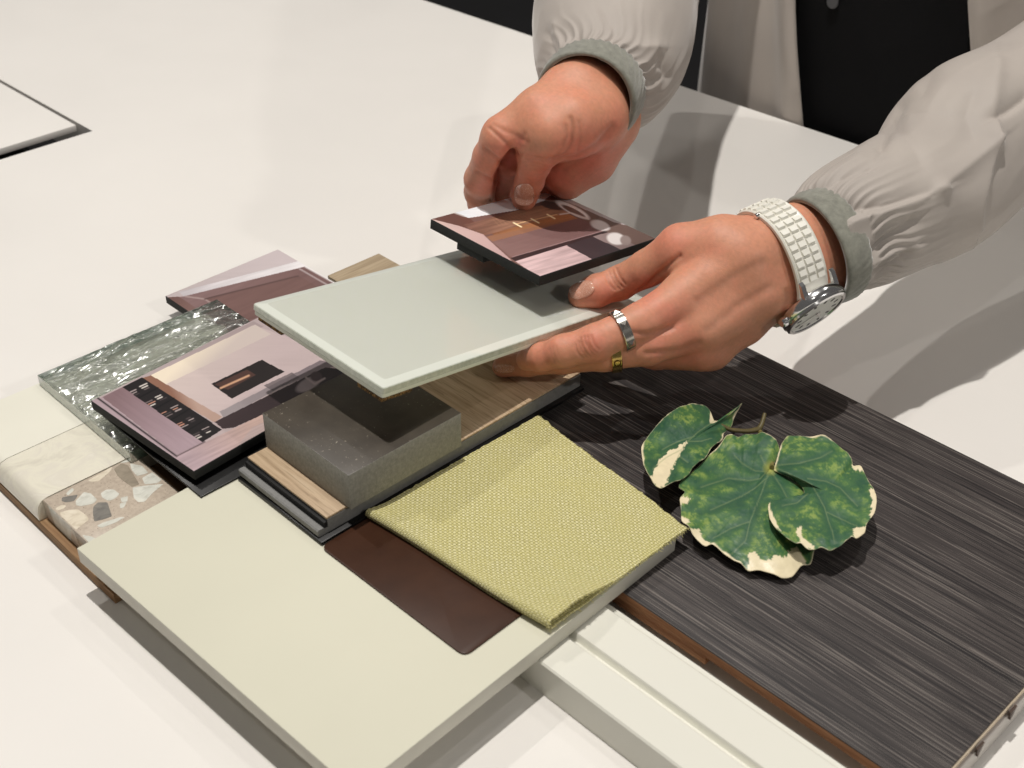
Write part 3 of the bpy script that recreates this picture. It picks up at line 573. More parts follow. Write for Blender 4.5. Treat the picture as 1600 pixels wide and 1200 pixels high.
def blade(name, parent, bound, cen, veins, patches, seed, dome=1.5, creamw=0.06, nr=64, nth=260):
    """bound: (px, py, z) outline; cen: (px, py, z); the outline is turned into points on the levels given"""
    B = resample(bound, nth); Bw = np.array([zp(x, y, z) for x, y, z in B]); Cw = zp(*cen)
    r = np.linspace(0, 1, nr) ** 0.85
    P = Cw[None, None] + (Bw - Cw)[None] * r[:, None, None]
    P[..., 2] = Cw[2] + (Bw[:, 2] - Cw[2])[None] * (r ** 2)[:, None] + dome * (1 - r ** 2)[:, None]
    flat = P.reshape(-1, 3); v = flat - CP; d = v @ CF; PX = 800 + F_PX * (v @ CR) / d; PY = 600 - F_PX * (v @ CU) / d
    RR = np.repeat(r, nth); TH = np.tile(np.arange(nth), nr)
    edge = np.hypot(PX - B[TH, 0], PY - B[TH, 1])               # px to the margin, outward
    X = np.c_[flat[:, 0], flat[:, 1]]
    n1 = fbm(X * 0.13, seed, 4); n2 = fbm(X * 0.55, seed + 9, 3); n3 = fbm(X * 1.6, seed + 20, 2)
    dk_, gr, yl, cr = linc((50, 88, 66)), linc((82, 122, 66)), linc((150, 168, 88)), linc((230, 217, 182))
    dv = np.full(len(PX), 1e9)
    for vn in veins: dv = np.minimum(dv, dseg(PX, PY, vn))
    g = np.clip(0.5 + 1.1 * n1 + 0.5 * n2, 0, 1) * np.clip(dv / 14, 0.15, 1); col = dk_ * (1 - g[:, None]) + gr * g[:, None]
    y = np.clip((n1 * 1.2 + n2 * 1.3 + n3 * 1.0 - 0.10) * 1.6, 0, 1) * np.clip((dv - 5) / 14, 0, 1); col = col * (1 - 0.7 * y[:, None]) + yl * (0.7 * y[:, None])
    m = np.clip((creamw * 100 * (0.22 + 2.4 * np.clip(vnoise(np.c_[TH * 0.09, TH * 0.0], seed + 3), 0, 1)) + 2.2 * n2 - edge) / 1.6, 0, 1) 
    for pa in patches: m = np.maximum(m, np.clip((inpoly(PX + 5 * n2 + 2 * n3, PY + 5 * n2, pa)).astype(float), 0, 1))
    col = col * (1 - m[:, None]) + (cr * (1 + 0.12 * n2[:, None])) * m[:, None]
    k = np.clip(1.2 - dv / 1.3, 0, 1)[:, None] * 0.42; col = col * (1 - k) + linc((132, 150, 104)) * k
    hub = np.clip(1 - np.hypot(PX - 1204, PY - 731) / 14, 0, 1)[:, None]; col = col * (1 - hub) + linc((176, 178, 92)) * hub
    flat[:, 2] += 1.8 * fbm(X * 0.07, seed + 5, 2) * RR + 1.6 * fbm(X * 0.16, seed + 31, 2) * RR ** 3 + 0.7 * np.clip(dv / 16, 0, 1) * np.clip(1.2 - RR * 0.6, 0, 1) + 0.22 * n2
    # two skins with real thickness
    th = 0.35; up = flat; dn = flat - np.array([0, 0, th]); Nn = len(up)
    gf = grid_faces(nr, nth, False, True); ring = np.arange((nr - 1) * nth, nr * nth)
    side = np.stack([ring, np.roll(ring, -1), np.roll(ring, -1) + Nn, ring + Nn], 1)
    return mk(name, np.r_[up, dn], np.r_[gf[:, ::-1], gf + Nn, side], M_LEAF, parent, smooth=180, col=np.r_[col, col * 0.9])
def px6(P, ox, oy, s): return [(ox + x / s, oy + y / s) for x, y in P]
spr = thing('leaf_sprig', zp(1180, 760, 18.4), 'sprig of variegated green leaves with cream margins on the dark board', 'leaf sprig')
bA = [(1011, 684, 35), (1025, 667, 37), (1043, 648, 38), (1062, 639, 38), (1080, 633, 37), (1100, 634, 35), (1109, 641, 33), (1116, 657, 31), (1130, 654, 31), (1143, 645, 32), (1160, 631, 31), (1152, 644, 29), (1146, 656, 27.5), (1143, 666, 27),
      (1131, 677, 27), (1129, 687, 27), (1113, 701, 28), (1104, 714, 29), (1083, 730, 31), (1076, 741, 32), (1063, 750, 33), (1055, 751, 34), (1046, 755, 36), (1032, 763, 38), (1023, 756, 38), (1016, 744, 37), (1005, 727, 36), (1002, 699, 35)]
blade('leaf_blade', spr, bA, (1073, 694, 31.5), [[(1116, 658), (1090, 676), (1070, 694), (1052, 728), (1040, 758)], [(1085, 682), (1060, 690), (1035, 702)], [(1066, 702), (1040, 715), (1020, 732)], [(1075, 690), (1096, 690), (1112, 686)], [(1060, 712), (1075, 722)]],
      [[(1048, 704), (1076, 688), (1066, 704), (1050, 732), (1040, 758), (1030, 764), (1022, 752), (1016, 744), (1026, 726), (1034, 714)]], 4, 0.6, 0.04, 48, 230)
bB = [(1218, 704, 30), (1212, 688, 33), (1192, 676, 33), (1181, 680, 31), (1164, 681, 32), (1153, 685, 30), (1144, 680, 31), (1135, 681, 30), (1122, 699, 28), (1094, 726, 27), (1063, 754, 30), (1061, 763, 31), (1070, 770, 31), (1062, 780, 31), (1064, 796, 31), (1065, 813, 31), (1076, 822, 30), (1083, 835, 28),
      (1102, 854, 26), (1113, 850, 26), (1133, 868, 25), (1159, 881, 24), (1170, 892, 23), (1186, 893, 22.5), (1203, 898, 22), (1221, 905, 21.5), (1238, 902, 21.5), (1253, 884, 22), (1267, 881, 22), (1272, 862, 23), (1274, 846, 23), (1276, 815, 24), (1274, 785, 25), (1262, 764, 25.5), (1234, 742, 26.5), (1209, 728, 28.6), (1214, 716, 28.6)]
blade('leaf_blade', spr, bB, (1165, 790, 26.5), [[(1203, 732), (1190, 770), (1172, 815), (1165, 845), (1140, 868)], [(1200, 735), (1188, 748), (1170, 751), (1138, 747), (1095, 762)], [(1198, 737), (1180, 736), (1160, 724), (1148, 712)], [(1200, 745), (1178, 764), (1160, 775), (1110, 797)], [(1172, 815), (1140, 826), (1115, 840)], [(1206, 738), (1220, 760), (1232, 782)], [(1196, 727), (1188, 712)]],
      [px6([(540, 950), (590, 925), (640, 1000), (700, 990), (745, 955), (800, 975), (850, 900), (890, 890), (960, 1000), (930, 1030), (860, 1130), (760, 1140), (690, 1100), (550, 1070)], 1050, 660, 4.571), px6([(140, 760), (190, 755), (215, 820), (300, 880), (240, 900), (150, 830)], 1050, 660, 4.571), px6([(40, 540), (130, 540), (100, 590), (50, 600)], 1050, 660, 4.571), px6([(50, 670), (115, 690), (110, 740), (60, 720)], 1050, 660, 4.571)], 13, 2.0, 0.022)
bC = [(1221, 694, 30), (1231, 682, 32), (1247, 681, 33), (1265, 682, 33), (1282, 681, 34), (1296, 685, 35), (1308, 693, 35), (1321, 706, 35), (1330, 719, 34), (1333, 730, 32), (1343, 729, 33), (1349, 736, 34), (1356, 748, 35), (1367, 769, 36), (1370, 783, 36), (1366, 803, 35), (1354, 819, 34), (1351, 833, 34), (1338, 843, 34), (1330, 841, 33.5), (1313, 853, 33), (1297, 860, 33), (1283, 855, 33), (1273, 858, 33), (1263, 858, 33), (1251, 850, 33), (1242, 850, 33),
      (1225, 837, 32.5), (1214, 829, 32), (1203, 813, 32.5), (1200, 792, 33), (1205, 782, 33), (1217, 784, 31), (1238, 782, 29), (1256, 772, 28), (1252, 760, 28), (1236, 747, 28.5), (1210, 733, 29.5), (1213, 719, 29.5)]
blade('leaf_blade', spr, bC, (1288, 775, 31), [[(1210, 728), (1240, 745), (1268, 757), (1288, 792), (1300, 830), (1305, 850)], [(1262, 748), (1290, 752), (1312, 762), (1340, 790)], [(1213, 725), (1250, 724), (1282, 716), (1300, 706)], [(1292, 800), (1320, 812), (1340, 822)], [(1262, 772), (1245, 786), (1222, 790)]],
      [px6([(890, 750), (925, 740), (930, 830), (1010, 880), (1020, 905), (940, 890), (890, 810)], 1050, 660, 4.571), px6([(1290, 760), (1350, 750), (1390, 740), (1370, 810), (1310, 840), (1290, 800)], 1050, 660, 4.571), px6([(1410, 480), (1470, 480), (1470, 570), (1430, 690), (1400, 720), (1430, 580)], 1050, 660, 4.571), px6([(1280, 320), (1340, 305), (1370, 350), (1300, 350)], 1050, 660, 4.571), px6([(680, 560), (705, 640), (770, 770), (740, 770), (690, 700)], 1050, 660, 4.571)], 29, 2.4, 0.022)
def tube(name, pts, rad, mat, parent, n=10, m=40):
    pts = np.asarray(pts, float); tt = np.linspace(0, len(pts) - 1, m); C = np.stack([np.interp(tt, np.arange(len(pts)), pts[:, k]) for k in range(3)], 1); rad = np.interp(tt, np.arange(len(pts)), rad)
    for _ in range(4): C[1:-1] = (C[:-2] + 2 * C[1:-1] + C[2:]) / 4
    D = np.gradient(C, axis=0); D /= np.linalg.norm(D, axis=1, keepdims=True); U = np.cross(D, np.array([0.3, 0.2, 0.93])); U /= np.linalg.norm(U, axis=1, keepdims=True); W = np.cross(D, U)
    th = np.linspace(0, 2 * math.pi, n, endpoint=False)
    V = (C[:, None] + rad[:, None, None] * (U[:, None] * np.cos(th)[None, :, None] + W[:, None] * np.sin(th)[None, :, None])).reshape(-1, 3)
    Fc = [list(f) for f in grid_faces(m, n, False, True)] + [list(range(n))[::-1], list(range((m - 1) * n, m * n))]
    return mk(name, V, Fc, mat, parent, smooth=60)
tube('stem', [zp(1118, 660, 30), zp(1142, 672, 27), zp(1168, 674, 25), zp(1186, 671, 24), zp(1191, 661, 26), zp(1195, 646, 29)], [1.0, 1.1, 1.2, 1.5, 1.2, 1.0], plain('olive_stem', (98, 88, 52), 0.5, 0.25, 0.3), spr)
tube('stem', [zp(1186, 672, 23.4), zp(1196, 690, 24), zp(1206, 716, 27), zp(1206, 730, 29.4)], [1.3, 1.2, 1.2, 1.1], plain('olive_petiole', (112, 104, 58), 0.5, 0.25, 0.3), spr)

# ================================================================== the person: hands grown from one smooth distance field each
def cc(px, py, d): return np.array([(px - 800) / F_PX * d, -(py - 600) / F_PX * d, d])
def c2w(P): P = np.asarray(P); return CP + P[:, :1] * CR + P[:, 1:2] * CU + P[:, 2:3] * CF
def w2c(p): v = np.asarray(p, float) - CP; return np.array([v @ CR, v @ CU, v @ CF])
def smin(a, b, k):
    h = np.clip(0.5 + 0.5 * (b - a) / k, 0, 1); return b * (1 - h) + a * h - k * h * (1 - h)
def cone(P, a, b, ra, rb):
    ab = (b - a).astype(np.float32); t = np.clip(((P - a.astype(np.float32)) @ ab) / (ab @ ab), 0, 1)
    q = P - a.astype(np.float32) - t[:, None] * ab; return np.sqrt(np.einsum('ij,ij->i', q, q)) - (ra + (rb - ra) * t)
def chain(P, J, k):
    d = None
    for p, q in zip(J[:-1], J[1:]):
        e = cone(P, cc(*p[:3]), cc(*q[:3]), p[3], q[3]); d = e if d is None else smin(d, e, k)
    return d
def hand_sdf(spec):
    def f(P):
        P = P.astype(np.float32); palm = None
        for J in spec['palm']:
            e = chain(P, J, 4.0) if len(J) > 1 else np.linalg.norm(P - cc(*J[0][:3]).astype(np.float32), axis=1) - J[0][3]
            palm = e if palm is None else smin(palm, e, spec['kp'])
        tot = None
        for J, k in spec['fingers']:
            e = smin(palm, chain(P, J, 2.6), k); tot = e if tot is None else smin(tot, e, 1.1)
        for J in spec.get('carve', []): tot = -smin(-tot, chain(P, J, 2.0), 2.2)
        for J, k in spec.get('after', []): tot = smin(tot, chain(P, J, 2.6), k)
        return tot
    return f
def surface_net(f, lo, hi, h):
    n = [int(math.ceil((b - a) / h)) + 1 for a, b in zip(lo, hi)]; ax = [lo[i] + h * np.arange(n[i]) for i in range(3)]
    val = np.empty(n, np.float32)
    st = 6; cx = [np.arange(0, k + st, st) for k in n]; G = np.stack(np.meshgrid(*[lo[q] + h * cx[q] for q in range(3)], indexing='ij'), -1)
    cv = f(G.reshape(-1, 3)).reshape(G.shape[:3])
    val[:] = np.repeat(np.repeat(np.repeat(cv, st, 0), st, 1), st, 2)[st // 2:st // 2 + n[0], st // 2:st // 2 + n[1], st // 2:st // 2 + n[2]]
    near = np.argwhere(np.abs(val) < st * h * 1.1)
    for c0 in range(0, len(near), 200000):
        c_ = near[c0:c0 + 200000]; val[c_[:, 0], c_[:, 1], c_[:, 2]] = f((c_ * h + np.array(lo)).astype(np.float32))
    s = val < 0; m = [k - 1 for k in n]
    acc = np.zeros(m + [3], np.float32); cnt = np.zeros(m, np.float32)
    I = np.indices(m).astype(np.float32)
    corners = [(i, j, k) for i in (0, 1) for j in (0, 1) for k in (0, 1)]
    for c in corners:
        for axn in range(3):
            if c[axn] == 0:
                d = list(c); d[axn] = 1
                sl = lambda q: val[q[0]:q[0] + m[0], q[1]:q[1] + m[1], q[2]:q[2] + m[2]]
                v0, v1 = sl(c), sl(d); cr = (v0 < 0) != (v1 < 0); t = np.where(cr, v0 / np.where(v0 == v1, 1, v0 - v1), 0)
                for q in range(3): acc[..., q] += np.where(cr, c[q] + (t if q == axn else 0), 0)
                cnt += cr
    act = cnt > 0; ids = -np.ones(m, np.int64); ids[act] = np.arange(act.sum())
    V = np.stack([(I[q][act] + acc[..., q][act] / cnt[act]) * h + lo[q] for q in range(3)], 1)
    Q = []
    for axn in range(3):
        o = [q for q in range(3) if q != axn]
        a_ = [slice(None)] * 3; b_ = [slice(None)] * 3; a_[axn] = slice(0, n[axn] - 1); b_[axn] = slice(1, n[axn])
        s0, s1 = s[tuple(a_)], s[tuple(b_)]; ch = np.argwhere(s0 != s1)
        ch = ch[(ch[:, o[0]] > 0) & (ch[:, o[0]] < n[o[0]] - 1) & (ch[:, o[1]] > 0) & (ch[:, o[1]] < n[o[1]] - 1)]
        flip = s0[ch[:, 0], ch[:, 1], ch[:, 2]]
        def idq(d0, d1): c = ch.copy(); c[:, o[0]] -= d0; c[:, o[1]] -= d1; return ids[c[:, 0], c[:, 1], c[:, 2]]
        q = np.stack([idq(1, 1), idq(0, 1), idq(0, 0), idq(1, 0)], 1)
        if axn == 1: flip = ~flip
        q[~flip] = q[~flip][:, ::-1]; Q.append(q)
    return V, np.concatenate(Q)
def grad(f, V, e=0.4):
    G = np.stack([f(V + np.eye(3)[k] * e) - f(V - np.eye(3)[k] * e) for k in range(3)], 1) / (2 * e); return G / (np.linalg.norm(G, axis=1, keepdims=True) + 1e-9)
def grow(f, spec, h, creases, blush, base):
    P = np.concatenate([np.array([cc(*j[:3]) for j in J]) for J in spec['palm'] + [J for J, _ in spec['fingers']]]); lo, hi = P.min(0) - 30, P.max(0) + 30
    V, Q = surface_net(f, lo, hi, h)
    for _ in range(2): G = grad(f, V); V = V - G * f(V)[:, None]
    G = grad(f, V); PX = 800 + F_PX * V[:, 0] / V[:, 2]; PY = 600 - F_PX * V[:, 1] / V[:, 2]; front = np.clip(-(G * V / np.linalg.norm(V, axis=1, keepdims=True)).sum(1) * 3, 0, 1)
    dsp = 0.25 * fbm(V * 0.12, 3, 2)
    shade = np.zeros(len(V))
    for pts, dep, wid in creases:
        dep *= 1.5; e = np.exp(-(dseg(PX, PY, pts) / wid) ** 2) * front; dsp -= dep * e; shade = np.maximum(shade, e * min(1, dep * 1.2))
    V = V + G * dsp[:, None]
    n = fbm(V * 0.09, 8, 3); n2 = fbm(V * 0.8, 12, 3)
    r = np.zeros(len(V))
    for x, y, R, a in blush: r = np.maximum(r, a * np.exp(-((PX - x) ** 2 + (PY - y) ** 2) / R ** 2))
    r = np.clip(r + 0.42 * n + 0.1 * n2, 0, 1); col = linc(base) * (1 - r[:, None]) + linc((212, 126, 106)) * r[:, None]
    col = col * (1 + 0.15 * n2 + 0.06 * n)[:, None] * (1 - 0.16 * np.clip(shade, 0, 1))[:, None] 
    return V, Q, col
# -- left hand of the person (right in the photo), pinching the glass: joints as (photo x, y, depth, radius)
gl_d = lambda x, y: depth_of(pl(x, y, GL_FR[0], GL_FR[1][:, 2]))
c3_d = lambda x, y: depth_of(pl(x, y, C3_FR[0], C3_FR[1][:, 2]))
td = gl_d(912, 470) - 7.5
LHS = dict(kp=7.0, palm=[
    [(1340, 345, 696, 20), (1280, 362, 676, 18.5), (1228, 374, 664, 16.5), (1160, 405, 652, 15), (1072, 462, 650, 12.5)],
    [(1350, 382, 698, 18), (1300, 408, 680, 17.5), (1250, 428, 668, 16), (1180, 462, 656, 13), (1100, 515, 650, 12)],
    [(1345, 370, 700, 20), (1240, 402, 668, 20), (1160, 440, 658, 16), (1085, 505, 652, 13)],
    [(1205, 385, 662, 15), (1130, 384, 656, 14.5), (1072, 394, 662, 12.5)],
    [(1235, 440, 674, 12), (1160, 500, 668, 12), (1104, 540, 662, 12)],
    [(1120, 440, 665, 16)]],
  fingers=[
    ([(1120, 388, 656, 14), (1064, 391, 662, 12.8), (1010, 420, (662 + td) / 2 + 2, 9.6), (968, 442, td + 3, 9.0), (930, 455, td + 1, 8.6), (908, 462, td + 1, 7.0)], 7.0),
    ([(1072, 464, 649, 12.2), (1000, 505, 641, 10.0), (930, 536, 637, 9.3), (880, 549, 640, 8.2), (846, 558, 646, 7.0), (824, 562, 652, 5.8)], 5.0),
    ([(1086, 512, 650, 12.2), (1010, 540, 646, 10.0), (945, 551, 645, 9.2), (880, 559, 654, 8.0), (825, 567, 664, 6.8), (786, 573, 670, 5.6)], 5.0),
    ([(1094, 545, 656, 11.6), (1025, 548, 664, 9.4), (960, 540, 676, 8.4), (900, 545, 690, 7.2)], 5.0),
    ([(1112, 546, 664, 10.5), (1050, 548, 680, 8.5), (990, 530, 696, 7.0)], 5.0)])
LF = hand_sdf(LHS)
def arcs(cx, cy, ang, n, gap, L, bow):
    out = []; ca, sa = math.cos(math.radians(ang)), math.sin(math.radians(ang))
    for i in range(n):
        o = (i - (n - 1) / 2) * gap; k = 1 - 0.12 * abs(i - (n - 1) / 2); P = []
        for t in np.linspace(-1, 1, 7): u = o + bow * (1 - t * t) * (1 if i % 2 else 0.7); w = t * L * k / 2; P.append((cx + u * ca - w * sa, cy + u * sa + w * ca))
        out.append(P)
    return out
LCR = [(P, 0.42, 2.0) for P in arcs(962, 436, 150, 4, 6, 34, 3)] + [(P, 0.36, 1.7) for P in arcs(918, 542, 152, 6, 5.5, 36, 4)] + [(P, 0.16, 1.6) for P in arcs(868, 554, 160, 3, 5, 26, 2)] + \
      [([(1062, 400), (1048, 410), (1030, 428), (1012, 446), (1000, 455)], 0.9, 4.0), ([(1000, 456), (986, 466), (972, 482)], 0.5, 3.0), ([(1010, 552), (1060, 548), (1092, 536)], 0.5, 5.0), ([(985, 520), (1010, 522), (1050, 512)], 0.5, 5.0),
       ([(1090, 470), (1150, 430), (1190, 410)], 0.35, 8.0), ([(1105, 515), (1150, 480), (1200, 450)], 0.4, 8.0)]
LBL = [(1048, 372, 34, 0.4), (1056, 494, 34, 0.55), (930, 536, 26, 0.6), (850, 556, 30, 0.35), (930, 456, 36, 0.55), (1080, 562, 45, 0.55), (1020, 540, 40, 0.5), (1005, 455, 30, 0.5)]
SKIN = (207, 146, 117)
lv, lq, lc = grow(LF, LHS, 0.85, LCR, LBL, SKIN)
# -- right hand of the person (left in the photo), thumb on the kitchen card
RSH = 42
rd = c3_d(819, 318) - 6.4 - RSH      # the joints below are moved deeper as one
RHS = dict(kp=8.0, palm=[
    [(965, 90, 735, 20), (935, 120, 690, 19), (898, 148, 664, 17), (845, 182, 652, 14), (790, 214, 654, 11.5)],
    [(984, 116, 740, 16), (957, 150, 698, 16), (940, 180, 676, 16), (918, 226, 680, 14), (880, 270, 690, 11)],
    [(980, 108, 738, 22), (915, 165, 668, 20), (865, 205, 664, 15), (822, 222, 684, 10)],
    [(930, 185, 658, 16), (892, 196, 648, 16), (862, 210, 644, 13)],
    [(955, 195, 682, 14), (925, 250, 694, 12), (888, 284, 702, 9)],
    [(850, 232, 702, 13)]],
  fingers=[
    ([(892, 196, 648, 15), (864, 208, 644, 12.6), (846, 232, 650, 10.0), (834, 254, 660, 8.9), (826, 282, 674, 8.0), (820, 300, rd - 1, 7.4), (819, 312, rd, 6.3)], 4.5),
    ([(786, 216, 653, 11.0), (768, 246, 666, 9.6), (752, 280, 684, 8.9), (749, 300, 697, 8.0), (752, 318, 707, 7.2), (768, 334, 716, 6.6)], 5.0),
    ([(812, 228, 668, 11), (796, 255, 694, 9), (782, 282, 708, 8.2), (784, 306, 714, 7.2), (800, 322, 718, 6.5)], 4.0),
    ([(850, 250, 690, 11), (838, 282, 712, 8.2), (846, 304, 718, 7.2)], 4.0),
    ([(905, 262, 695, 10), (880, 286, 708, 8), (862, 300, 716, 7)], 5.0)])
def deeper(J, d): return [(x, y, z + d, r * (z + d) / z) for x, y, z, r in J]
RHS['palm'] = [deeper(J, RSH) for J in RHS['palm']]; RHS['fingers'] = [(deeper(J, RSH), k) for J, k in RHS['fingers']]; rd += RSH
RHS['carve'] = [[(818, 211, z - 3, 0.9), (808, 222, z - 1, 2.0), (799, 240, z + 3, 3.6), (794, 258, z + 6, 5.2), (787, 278, z + 10, 5.6), (786, 298, z + 14, 5.6)] for z in (682, 690, 698, 706, 713)]
RHS['after'] = [(deeper([(806, 236, 690, 9), (792, 258, 698, 8.6), (781, 282, 708, 8.0), (783, 304, 714, 7.2), (798, 320, 718, 6.5)], RSH), 2.0)]
RF = hand_sdf(RHS)
RCR = [([(765, 200), (782, 216), (800, 232), (812, 240)], 0.55, 3.5), ([(757, 232), (770, 242), (782, 252)], 0.6, 3.5), ([(772, 195), (792, 206), (812, 214), (824, 222)], 0.3, 4.0), ([(862, 252), (885, 240), (895, 222), (896, 200), (892, 184)], 0.7, 3.0), ([(868, 244), (880, 232), (886, 214), (884, 196)], 0.35, 2.5), ([(902, 238), (908, 214), (904, 190)], 0.3, 2.6),
       ([(860, 252), (900, 246), (935, 225), (958, 198)], 0.8, 5.0), ([(745, 268), (762, 278), (776, 284)], 0.5, 3.0), ([(880, 266), (905, 252), (925, 240)], 0.3, 4.0)] + [(P, 0.2, 1.7) for P in arcs(836, 254, 100, 4, 5, 38, -3)] 
RBL = [(796, 250, 18, 0.9), (812, 222, 12, 0.8), (768, 260, 40, 0.6), (785, 240, 28, 0.75), (820, 290, 40, 0.55), (745, 300, 35, 0.6), (930, 245, 60, 0.8), (870, 280, 40, 0.8), (785, 290, 30, 0.7), (838, 252, 24, 0.4)]
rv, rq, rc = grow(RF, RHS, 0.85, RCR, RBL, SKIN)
# -- arms and trunk inside the clothes, joined to the hands as one body
def bodyf(P):
    P = P.astype(np.float32); d = None
    RS, LS = w2c((-655, 985, 330)), w2c((-310, 985, 330)); RE, LE = cc(1010, -190, 905), cc(1790, 50, 830)
    for a, b, ra, rb in ((cc(925, 135, 726), RE, 16, 30), (RE, RS, 30, 44), (cc(1310, 370, 690), LE, 14, 27), (LE, LS, 27, 40), (RS, LS, 60, 60), (w2c((-535, 980, 280)), w2c((-535, 985, -150)), 92, 96), (w2c((-425, 980, 280)), w2c((-425, 985, -150)), 92, 96), (w2c((-480, 985, 380)), w2c((-480, 970, 470)), 52, 48)):
        e = cone(P, a, b, ra, rb); d = e if d is None else smin(d, e, 14)
    return d
bv, bq = surface_net(bodyf, w2c((-480, 980, 150)) - np.array([420, 480, 520]), w2c((-480, 980, 150)) + np.array([520, 480, 380]), 12.0)
person = thing('person', np.array([-480, 985, -740.0]), 'person in a grey satin blouse over black top, holding glass and card', 'person')
V = np.concatenate([c2w(lv), c2w(rv), c2w(bv)]); Q = np.concatenate([lq, rq + len(lv), bq + len(lv) + len(rv)])
kk = attr_mat('skin', 0.48, 0.38); v = kk.coord((1, 1, 1)); 
h_ = kk.math('ADD', kk.math('MULTIPLY', kk.noise(v, 1.9, 3, 0.6), 1.0), kk.math('MULTIPLY', kk.noise(v, 0.35, 3), 0.5)); kk.bump(h_, 0.3, 0.0004)
kk.p.inputs['Subsurface Weight'].default_value = 0.35; kk.p.inputs['Subsurface Radius'].default_value = (1.0, 0.35, 0.18); kk.p.inputs['Subsurface Scale'].default_value = 0.0028
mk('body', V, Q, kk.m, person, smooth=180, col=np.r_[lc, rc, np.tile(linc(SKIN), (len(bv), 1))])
# -- nails follow the finger surface
kk = NT('glitter_nail_varnish'); v = kk.coord((1, 1, 1)); gl = kk.noise(v, 3.0, 2, 0.6)
kk.set(Base_Color=kk.mix(kk.ramp(gl, [(0.58, (0, 0, 0, 1)), (0.66, (0.9, 0.9, 0.9, 1))]), lin((214, 156, 132)), lin((255, 240, 225))), Roughness=0.1); kk.p.inputs['Coat Weight'].default_value = 1.0; kk.p.inputs['Coat Roughness'].default_value = 0.03; M_NAIL = kk.m
def nail(f, cx, cy, hl, hw, ang, d0, lift=0.6, pw=2.8, clear=0.0):
    ca, sa = math.cos(math.radians(ang)), math.sin(math.radians(ang)); n, m = 15, 40
    th = np.linspace(0, 2 * math.pi, m, endpoint=False); V = []
    den = (np.abs(np.cos(th)) ** pw + np.abs(np.sin(th)) ** pw) ** (-1 / pw)
    for i in range(n):
        r = i / (n - 1); u = r * hl * den * np.cos(th); w = r * hw * den * np.sin(th); V.append(np.stack([cx + u * ca - w * sa, cy + u * sa + w * ca], 1))
    V = np.concatenate(V); D = np.stack([(V[:, 0] - 800) / F_PX, -(V[:, 1] - 600) / F_PX, np.ones(len(V))], 1); t = np.full(len(V), d0 - 25.0)
    for _ in range(60): t = t + np.clip(f(D * t[:, None]), -2, 4) * 0.8
    t = np.minimum(t, np.median(t) + 4.5)
    P = D * t[:, None]; G = grad(f, P); rr = np.repeat(np.linspace(0, 1, n), m)
    top = P + G * (lift * (1 - 0.55 * rr ** 6))[:, None]; bot = P - G * 0.5; N = len(P)
    gf = grid_faces(n, m, False, True); ring = np.arange((n - 1) * m, n * m); side = np.stack([ring, ring + N, np.roll(ring, -1) + N, np.roll(ring, -1)], 1)
    return mk('fingernail', c2w(np.r_[top, bot]), np.r_[gf, gf[:, ::-1] + N, side], M_NAIL, person, smooth=180)
nail(RF, 819, 304, 17, 15, 88, rd)
nail(LF, 909, 453, 20, 12.5, 160, td, pw=2.6)
nail(LF, 788, 576, 16, 6.5, 182, 668)

# ================================================================== clothes
kk = NT('grey_satin'); v = kk.coord((1, 1, 1)); nz = kk.noise(v, 0.02, 4); wv = kk.noise(v, 3.0, 2, 0.5)
kk.set(Base_Color=kk.ramp(nz, [(0.3, lin((170, 162, 155))), (0.7, lin((178, 170, 162)))]), Roughness=0.56); kk.p.inputs['Sheen Weight'].default_value = 0.3; kk.p.inputs['Sheen Roughness'].default_value = 0.4
kk.p.inputs['Specular IOR Level'].default_value = 0.28; kk.bump(wv, 0.22, 0.0003); M_SATIN = kk.m
kk = NT('grey_velvet_cuff'); v = kk.coord((1, 1, 1)); nz = kk.noise(v, 0.25, 5, 0.7); kk.set(Base_Color=kk.ramp(nz, [(0.3, lin((112, 112, 102))), (0.7, lin((140, 140, 128)))]), Roughness=0.8); kk.p.inputs['Sheen Weight'].default_value = 0.5; kk.bump(kk.noise(v, 1.2, 3), 0.25, 0.0004); M_CUFF = kk.m
M_BLACKTOP = plain('black_cotton', (9, 9, 11), 0.85, 0.15, 0.5, 0.2, 0.2)
def spline(St, m):
    St = np.asarray(St, float); k = len(St); P = np.r_[2 * St[:1] - St[1:2], St, 2 * St[-1:] - St[-2:-1]]; tt = np.linspace(0, k - 1 - 1e-6, m); out = []
    for t in tt:
        i = int(t); f = t - i; p0, p1, p2, p3 = P[i:i + 4]; out.append(0.5 * (2 * p1 + (p2 - p0) * f + (2 * p0 - 5 * p1 + 4 * p2 - p3) * f * f + (-p0 + 3 * p1 - 3 * p2 + p3) * f ** 3))
    return np.array(out)
